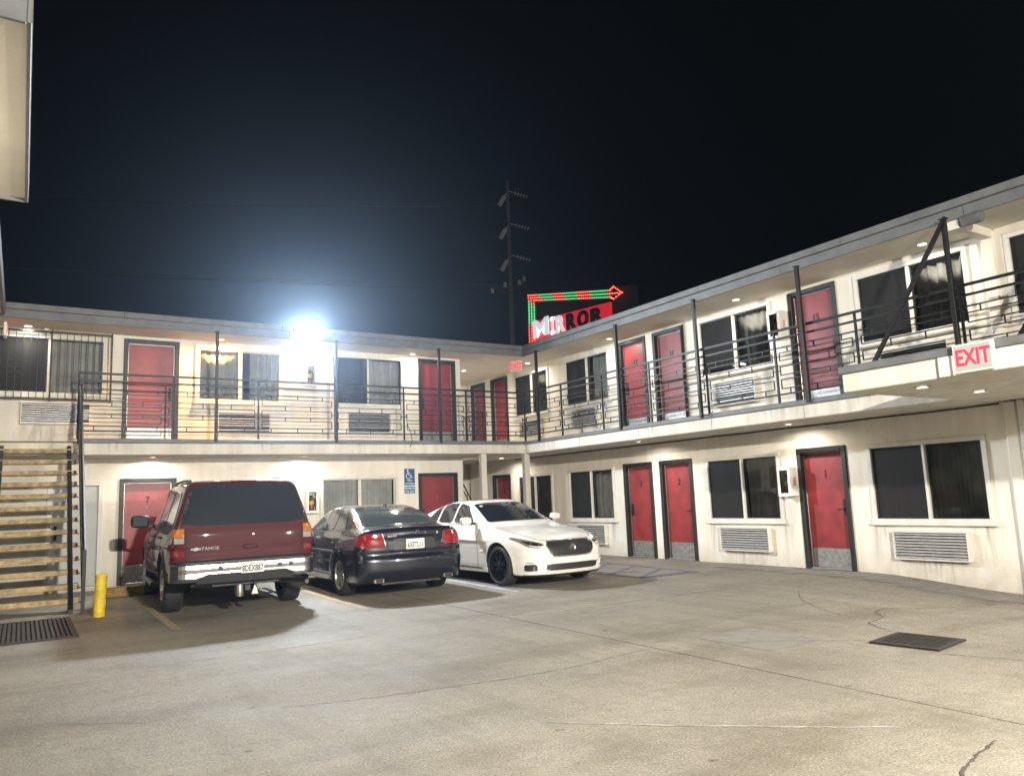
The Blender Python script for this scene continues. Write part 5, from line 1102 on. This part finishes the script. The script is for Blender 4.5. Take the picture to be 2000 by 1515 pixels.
for v, sg in (('left', -1), ('right', 1)):
    for Q in ([(0.02, 1.045), (0.55, 1.03), (0.58, 1.355), (0.30, 1.315)], [(0.64, 1.03), (1.12, 1.02), (1.12, 1.378), (0.66, 1.365)], [(1.20, 1.02), (1.90, 1.02), (1.50, 1.325), (1.20, 1.372)]):
        sed.patch('side_window', 'car_glass_grey', SD, Q, v, 0.004, 0.07, 1, cut=0.10)
    sed.ribbon('window_trim', 'chrome_dull', SD, [(-0.02, 1.028), (0.6, 1.012), (1.2, 1.0), (2.1, 0.992)], v, 0.012, 0.004)
    sed.ribbon('door_seam', 'seam', SD, [(0.02, 1.0), (0.14, 0.80), (0.30, 0.62), (0.42, 0.30)], v, 0.008, 0.002); sed.ribbon('door_seam', 'seam', SD, [(1.15, 1.0), (1.17, 0.28)], v, 0.008, 0.002); sed.ribbon('door_seam', 'seam', SD, [(2.2, 0.98), (2.22, 0.28)], v, 0.008, 0.002)
    sed.ribbon('side_skirt', 'paint_navy', SD, [(0.45, 0.27), (2.28, 0.27)], v, 0.08, 0.015)
    for ya in (0.28, 1.30):
        q = sed.at(v, ya, 0.83); MB().box(q[0]-0.02, q[0]+0.02, ya-0.09, ya+0.09, 0.815, 0.845, 0.01).build('door_handle', 'paint_navy', SD)
    mirror_part(SD, 'paint_navy', sg*0.90, 2.02, 1.06, sg, 0.20, 0.14, 0.12)
    tl = [(sg*0.47, 0.775), (sg*0.80, 0.765), (sg*0.845, 0.80), (sg*0.82, 0.93), (sg*0.775, 0.985), (sg*0.515, 0.975)][::sg]
    sed.patch('tail_lamp', 'lens_red', SD, tl, 'rear', 0.012, 0.035, 1, cut=0.10)
    sed.patch('tail_lamp', 'lens_red', SD, [(-0.86, 0.79), (-0.68, 0.82), (-0.60, 0.90), (-0.66, 0.93), (-0.84, 0.95)], v, 0.010, 0.035, 1, cut=0.1)
    sed.ribbon('lamp_rim', 'chrome_dull', SD, [(sg*0.475, 0.80), (sg*0.515, 0.972)], 'rear', 0.006, 0.013)
    z0 = 0.30; q = sed.at('rear', sg*0.58, 0.33)
    MB().box(-0.085, 0.085, -0.02, 0.10, -0.035, 0.035, 0.014).build('exhaust_tip', 'chrome_dull', SD, (sg*0.58, q[1]+0.005, 0.275)); MB().box(-0.062, 0.062, -0.024, 0.0, -0.02, 0.02, 0.008).build('exhaust_opening', 'dark_void', SD, (sg*0.58, q[1]+0.002, 0.275))
    sed.patch('side_marker', 'lens_red_dark', SD, [(-0.50, 0.80), (-0.40, 0.80), (-0.40, 0.82), (-0.50, 0.82)], v, 0.004, 0.04, 0)
sed.ribbon('boot_seam', 'seam', SD, [(-0.49, 1.04), (-0.455, 0.97), (-0.43, 0.75), (-0.38, 0.665), (0.38, 0.665), (0.43, 0.75), (0.455, 0.97), (0.49, 1.04)], 'rear', 0.009, 0.002)
sed.ribbon('bumper_seam', 'seam', SD, [(-0.80, 0.735), (-0.45, 0.70)], 'rear', 0.009, 0.002); sed.ribbon('bumper_seam', 'seam', SD, [(0.45, 0.70), (0.80, 0.735)], 'rear', 0.009, 0.002)
sed.ribbon('bumper_crease', 'paint_navy', SD, [(-0.82, 0.47), (0.82, 0.47)], 'rear', 0.018, 0.008)
sed.patch('plate_recess', 'black_plastic', SD, [(-0.36, 0.71), (0.36, 0.71), (0.34, 0.89), (-0.34, 0.89)], 'rear', 0.003, 0.05, 1, cut=0.08)
sed.ribbon('chrome_strip', 'chrome', SD, [(-0.36, 0.905), (0.36, 0.905)], 'rear', 0.030, 0.022)
plate(SD, sed, 0.0, 0.805, '6XETL11', None)
yq = sed.at('rear', 0, 0.98)[1]-0.006
MB().tube([(-0.035, 0, -0.032), (-0.012, 0, 0.030), (0.0, 0, -0.005), (0.012, 0, 0.030), (0.035, 0, -0.032)], 0.006, 4).build('emblem', 'chrome', SD, (0.06, yq, 0.985))
text('badge_lettering', 'ACURA', 0.038, 'chrome_dull', SD, (-0.36, sed.at('rear', -0.36, 0.925)[1]-0.004, 0.93), depth=0.002, sx=1.2); text('badge_lettering', 'TL', 0.038, 'chrome_dull', SD, (0.40, sed.at('rear', 0.40, 0.93)[1]-0.004, 0.94), depth=0.002)
q = sed.at('top', 0.0, 0.42); MB().prism([(-0.02, 0.0), (0.02, 0.0), (0.008, 0.035), (-0.008, 0.035)], -0.06, 0.05).build('antenna', 'black_plastic', SD, (0.05, 0.40, q[2]-0.004))
MB().box(-0.50, 0.50, -0.85, 3.2, 0.20, 0.30).build('chassis', 'black_plastic', SD)
for y in (0.0, 2.74):
    for sg in (-1, 1): wheel(SD, sg*0.79, y, 0.325, 0.225, 0.225, 'alloy', 5, 'single', sg)

# ---------------------------------------------- white sedan (faces the viewer)
GQ = [(-0.42, 0.725), (0.42, 0.725), (0.475, 0.655), (0.45, 0.565), (0.37, 0.480), (-0.37, 0.480), (-0.45, 0.565), (-0.475, 0.655)]
IQ = [(-0.54, 0.375), (0.54, 0.375), (0.525, 0.275), (0.45, 0.250), (-0.45, 0.250), (-0.525, 0.275)]
FQ = [(0.65, 0.265), (0.80, 0.255), (0.81, 0.370), (0.69, 0.380), (0.65, 0.350)]
wht = Car(dict(axles=(0.0, 2.85), zw=0.335, ra=0.375, xin=0.58, flare=0.016, crown=0.05, crownr=0.055, kr=(0.12, 0.25), kf=(0.16, 0.62), r1=0.13, r2=0.12, slope=0.52, zb=0.98, rg=0.14, rg2=0.09, krw=0.22, crw=0.5, kws=0.35, cws=0.52, rj=0.05,
    box=((-1.0, 1.0), (-1.15, 3.84), (0.10, 1.50)), blur=dict(wz=0.018, wid=0.10, top=0.06, gw=0.12, roof=0.15, front=0.022),
    prof=dict(wid=[(-1.1, 0.87), (-0.2, 0.912), (1.4, 0.905), (2.85, 0.915), (3.7, 0.875)], wz=[(0.1, 0.09), (0.2, 0.05), (0.28, 0.045), (0.33, 0.03), (0.50, 0.012), (0.66, 0.0), (0.74, 0.006), (0.80, 0.022), (0.90, 0.055), (1.0, 0.09), (1.1, 0.13)],
        top=[(-1.15, 1.03), (-1.0, 1.06), (-0.5, 1.05), (0.0, 1.02), (0.8, 0.985), (2.1, 0.99), (2.45, 0.975), (3.0, 0.905), (3.4, 0.825), (3.62, 0.755), (3.75, 0.68), (3.9, 0.56)], bot=[(-1.1, 0.26), (-0.5, 0.20), (0.5, 0.18), (2.3, 0.18), (3.2, 0.18), (3.8, 0.175)],
        rear=[(0.1, -0.95), (0.3, -1.04), (0.6, -1.05), (0.9, -1.02), (1.1, -1.0)], front=[(0.08, 3.62), (0.16, 3.70), (0.22, 3.735), (0.40, 3.735), (0.46, 3.715), (0.50, 3.73), (0.62, 3.71), (0.72, 3.64), (0.80, 3.52), (0.95, 3.2)],
        gw=[(-0.8, 0.74), (0.0, 0.80), (0.9, 0.815), (2.4, 0.79)], roof=[(-0.7, 1.14), (-0.2, 1.265), (0.25, 1.36), (0.8, 1.43), (1.25, 1.44), (1.7, 1.385), (2.0, 1.30)], rw=[(0.9, -1.0), (1.06, -0.58), (1.2, -0.20), (1.33, 0.25), (1.5, 0.9)], ws=[(0.85, 2.80), (0.99, 2.44), (1.37, 1.62), (1.46, 1.35)])))
WC = empty('parked_car', (-3.10, -2.05, 0), R(180+2.0)); tag(WC, 'white sedan with black wheels parked facing the yard', 'car', 'cars parked in the motel yard')
body_object(wht, WC, 'paint_pearl'); arch_lips(wht, WC, 'paint_pearl')
wht.patch('windscreen', 'car_glass', WC, [(-0.66, 1.035), (-0.3, 1.045), (0.3, 1.045), (0.66, 1.035), (0.60, 1.20), (0.54, 1.345), (0.3, 1.372), (-0.3, 1.372), (-0.54, 1.345), (-0.60, 1.20)], 'front', 0.005, 0.06, 1, cut=0.10)
wht.patch('rear_window', 'car_glass', WC, [(-0.60, 1.09), (0.60, 1.09), (0.50, 1.30), (-0.50, 1.30)], 'rear', 0.005, 0.06, 1, cut=0.10)
wht.patch('sunroof', 'car_glass', WC, [(-0.38, 0.55), (0.38, 0.55), (0.38, 1.25), (-0.38, 1.25)], 'top', 0.004, 0.08, 1, cut=0.08)
wht.patch('grille', 'black_plastic', WC, [(a*0.985, 0.607+(b-0.607)*0.97) for a, b in GQ], 'front', 0.003, 0.05, 1, 0.0, cut=0.12); wht.patch('lower_intake', 'black_plastic', WC, IQ, 'front', 0.003, 0.05, 1, 0.0, cut=0.12)  # flat black patches paint the shaded depth of grille and intake
rim(wht, 'grille_surround', 'chrome', WC, GQ, 'front', 0.014); rim(wht, 'intake_rim', 'paint_pearl', WC, IQ, 'front', 0.012)
for k in range(7):
    z = 0.515+k*0.029; hw = 0.40 if 1 < k < 6 else 0.36; wht.ribbon('grille_mesh', 'steel_dark', WC, [(-hw+2*hw*i/24, z+0.006*(-1)**i) for i in range(25)], 'front', 0.007, 0.010)
ye = wht.at('front', 0, 0.61)[1]; MB().lathe([(0.0, 0.012), (0.045, 0.014), (0.062, 0.020), (0.066, 0.010)], (0, 0, 0), 'y', 24).build('emblem', 'chrome_dull', WC, (0, ye, 0.612))
MB().tube([(-0.018, 0.024, -0.02), (0.0, 0.024, 0.026), (0.018, 0.024, -0.02)], 0.005, 4).build('emblem', 'steel_dark', WC, (0, ye, 0.612))
for v, sg in (('left', -1), ('right', 1)):
    HQ = [(sg*0.51, 0.648), (sg*0.61, 0.618), (sg*0.75, 0.645), (sg*0.865, 0.775), (sg*0.84, 0.80), (sg*0.66, 0.735), (sg*0.52, 0.690)][::sg]
    wht.patch('headlamp', 'head_lens', WC, HQ, 'front', 0.006, 0.03, 1, cut=0.12)
    wht.patch('headlamp_bezel', 'head_dark', WC, [(sg*a, b) for a, b in [(0.55, 0.65), (0.72, 0.672), (0.80, 0.74), (0.66, 0.715), (0.55, 0.682)]][::sg], 'front', 0.010, 0.03, 1, cut=0.15)
    for xx, zz in ((0.60, 0.665), (0.70, 0.695)):
        q = wht.at('front', sg*xx, zz); MB().lathe([(0.0, 0.014), (0.018, 0.020), (0.026, 0.012)], tuple(q), 'y', 12).build('projector', 'chrome', WC)
    wht.ribbon('running_lamp', 'lamp_trim', WC, [(sg*0.50, 0.650), (sg*0.60, 0.636), (sg*0.72, 0.66)], 'front', 0.010, 0.012)
    wht.patch('fog_recess_shade', 'black_plastic', WC, [(sg*a, b) for a, b in FQ][::sg], 'front', 0.003, 0.04, 1, 0.0)  # flush black patch paints the shade of a hollow round the fog lamp
    rim(wht, 'fog_rim', 'paint_pearl', WC, [(sg*a, b) for a, b in FQ], 'front', 0.009)
    q = wht.at('front', sg*0.70, 0.315); MB().lathe([(0, 0.012), (0.03, 0.015), (0.038, 0.006)], tuple(q), 'y', 14).build('fog_lamp', 'chrome_dull', WC)
    wht.ribbon('fog_trim', 'chrome_dull', WC, [(sg*0.64, 0.40), (sg*0.78, 0.395)], 'front', 0.012, 0.008)
    for Q in ([(0.10, 1.045), (0.52, 1.035), (0.56, 1.335), (0.40, 1.295)], [(0.60, 1.035), (1.12, 1.03), (1.12, 1.385), (0.62, 1.365)], [(1.19, 1.03), (1.90, 1.03), (1.50, 1.325), (1.19, 1.375)]):
        wht.patch('side_window', 'car_glass', WC, Q, v, 0.004, 0.07, 1, cut=0.10)
    wht.ribbon('window_trim', 'chrome', WC, [(0.02, 1.030), (0.56, 1.018), (1.15, 1.012), (2.12, 1.015)], v, 0.014, 0.005)
    wht.ribbon('door_seam', 'pearl_seam', WC, [(0.02, 1.0), (0.14, 0.80), (0.30, 0.60), (0.40, 0.30)], v, 0.007, 0.002); wht.ribbon('door_seam', 'pearl_seam', WC, [(1.15, 1.0), (1.16, 0.28)], v, 0.007, 0.002); wht.ribbon('door_seam', 'pearl_seam', WC, [(2.18, 0.99), (2.20, 0.75), (2.16, 0.28)], v, 0.007, 0.002)
    wht.ribbon('sill_trim', 'chrome_dull', WC, [(0.50, 0.285), (2.30, 0.27)], v, 0.022, 0.012)
    wht.ribbon('bonnet_seam', 'pearl_seam', WC, [(sg*0.70, 2.50), (sg*0.74, 2.9), (sg*0.68, 3.25), (sg*0.55, 3.50)], 'top', 0.008, 0.002)
    for ya in (0.30, 1.32):
        q = wht.at(v, ya, 0.84); MB().box(q[0]-0.025, q[0]+0.025, ya-0.09, ya+0.09, 0.825, 0.855, 0.01).build('door_handle', 'chrome', WC)
    mirror_part(WC, 'paint_pearl', sg*0.90, 1.98, 1.07, sg, 0.20, 0.145, 0.13)
    q = wht.at(v, 2.33, 0.56); MB().box(q[0]-0.006, q[0]+0.006, 2.29, 2.37, 0.55, 0.565, 0.003).build('fender_badge', 'chrome_dull', WC)
wht.ribbon('bonnet_seam', 'pearl_seam', WC, [(-0.53, 3.51), (-0.3, 3.60), (0.0, 3.63), (0.3, 3.60), (0.53, 3.51)], 'top', 0.008, 0.002)
wht.patch('bumper_lip', 'black_plastic', WC, [(-0.80, 0.185), (0.80, 0.185), (0.80, 0.205), (-0.80, 0.205)], 'front', 0.012, 0.06, 0)
wht.patch('windscreen_sticker', 'paper_white', WC, [(0.44, 1.325), (0.49, 1.318), (0.487, 1.300), (0.438, 1.307)], 'front', 0.008, 0.05, 0)
MB().box(-0.50, 0.50, -0.85, 3.2, 0.19, 0.30).build('chassis', 'black_plastic', WC)
for y in (0.0, 2.85):
    for sg in (-1, 1): wheel(WC, sg*0.795, y, 0.335, 0.235, 0.245, 'alloy_black', 7, 'double', sg)
# ------------------------------------------------------------------ haze added to stand in for lens glare round the floodlight
if HAZE > 0:
    hz = MB().box(-60, 70, -30, 60, -1.4, 22).build('haze', None); tag(hz, 'thin haze added for the floodlight glow over the yard', 'haze', kind='stuff')
    m = bpy.data.materials.new('haze'); m.use_nodes = True; t = m.node_tree
    for n in list(t.nodes): t.nodes.remove(n)
    o = t.nodes.new('ShaderNodeOutputMaterial'); v = t.nodes.new('ShaderNodeVolumePrincipled')
    v.inputs['Color'].default_value = (0.55, 0.74, 1.0, 1); v.inputs['Density'].default_value = HAZE; v.inputs['Anisotropy'].default_value = 0.84
    t.links.new(v.outputs[0], o.inputs['Volume']); hz.data.materials.append(m)
    MATS['haze'] = m
# put each thing's Empty at its base
def rebase(t, loc):
    loc = Vector(loc)
    for ch in t.children: ch.location = ch.location-loc
    t.location = loc
for t, loc in ((LW, (-6, YL, 0)), (RW, (XR, -5, 0)), (EW, (-12, -6, 5.06)), (rl, (-5, 0.05, ZST)), (rr_, (0.05, -6, ZST)), (ST, (-10.6, -1.3, 0)), (BS, (-0.7, 3, 0)), (GR, (-0.7, 3, ZFL))): rebase(t, loc)
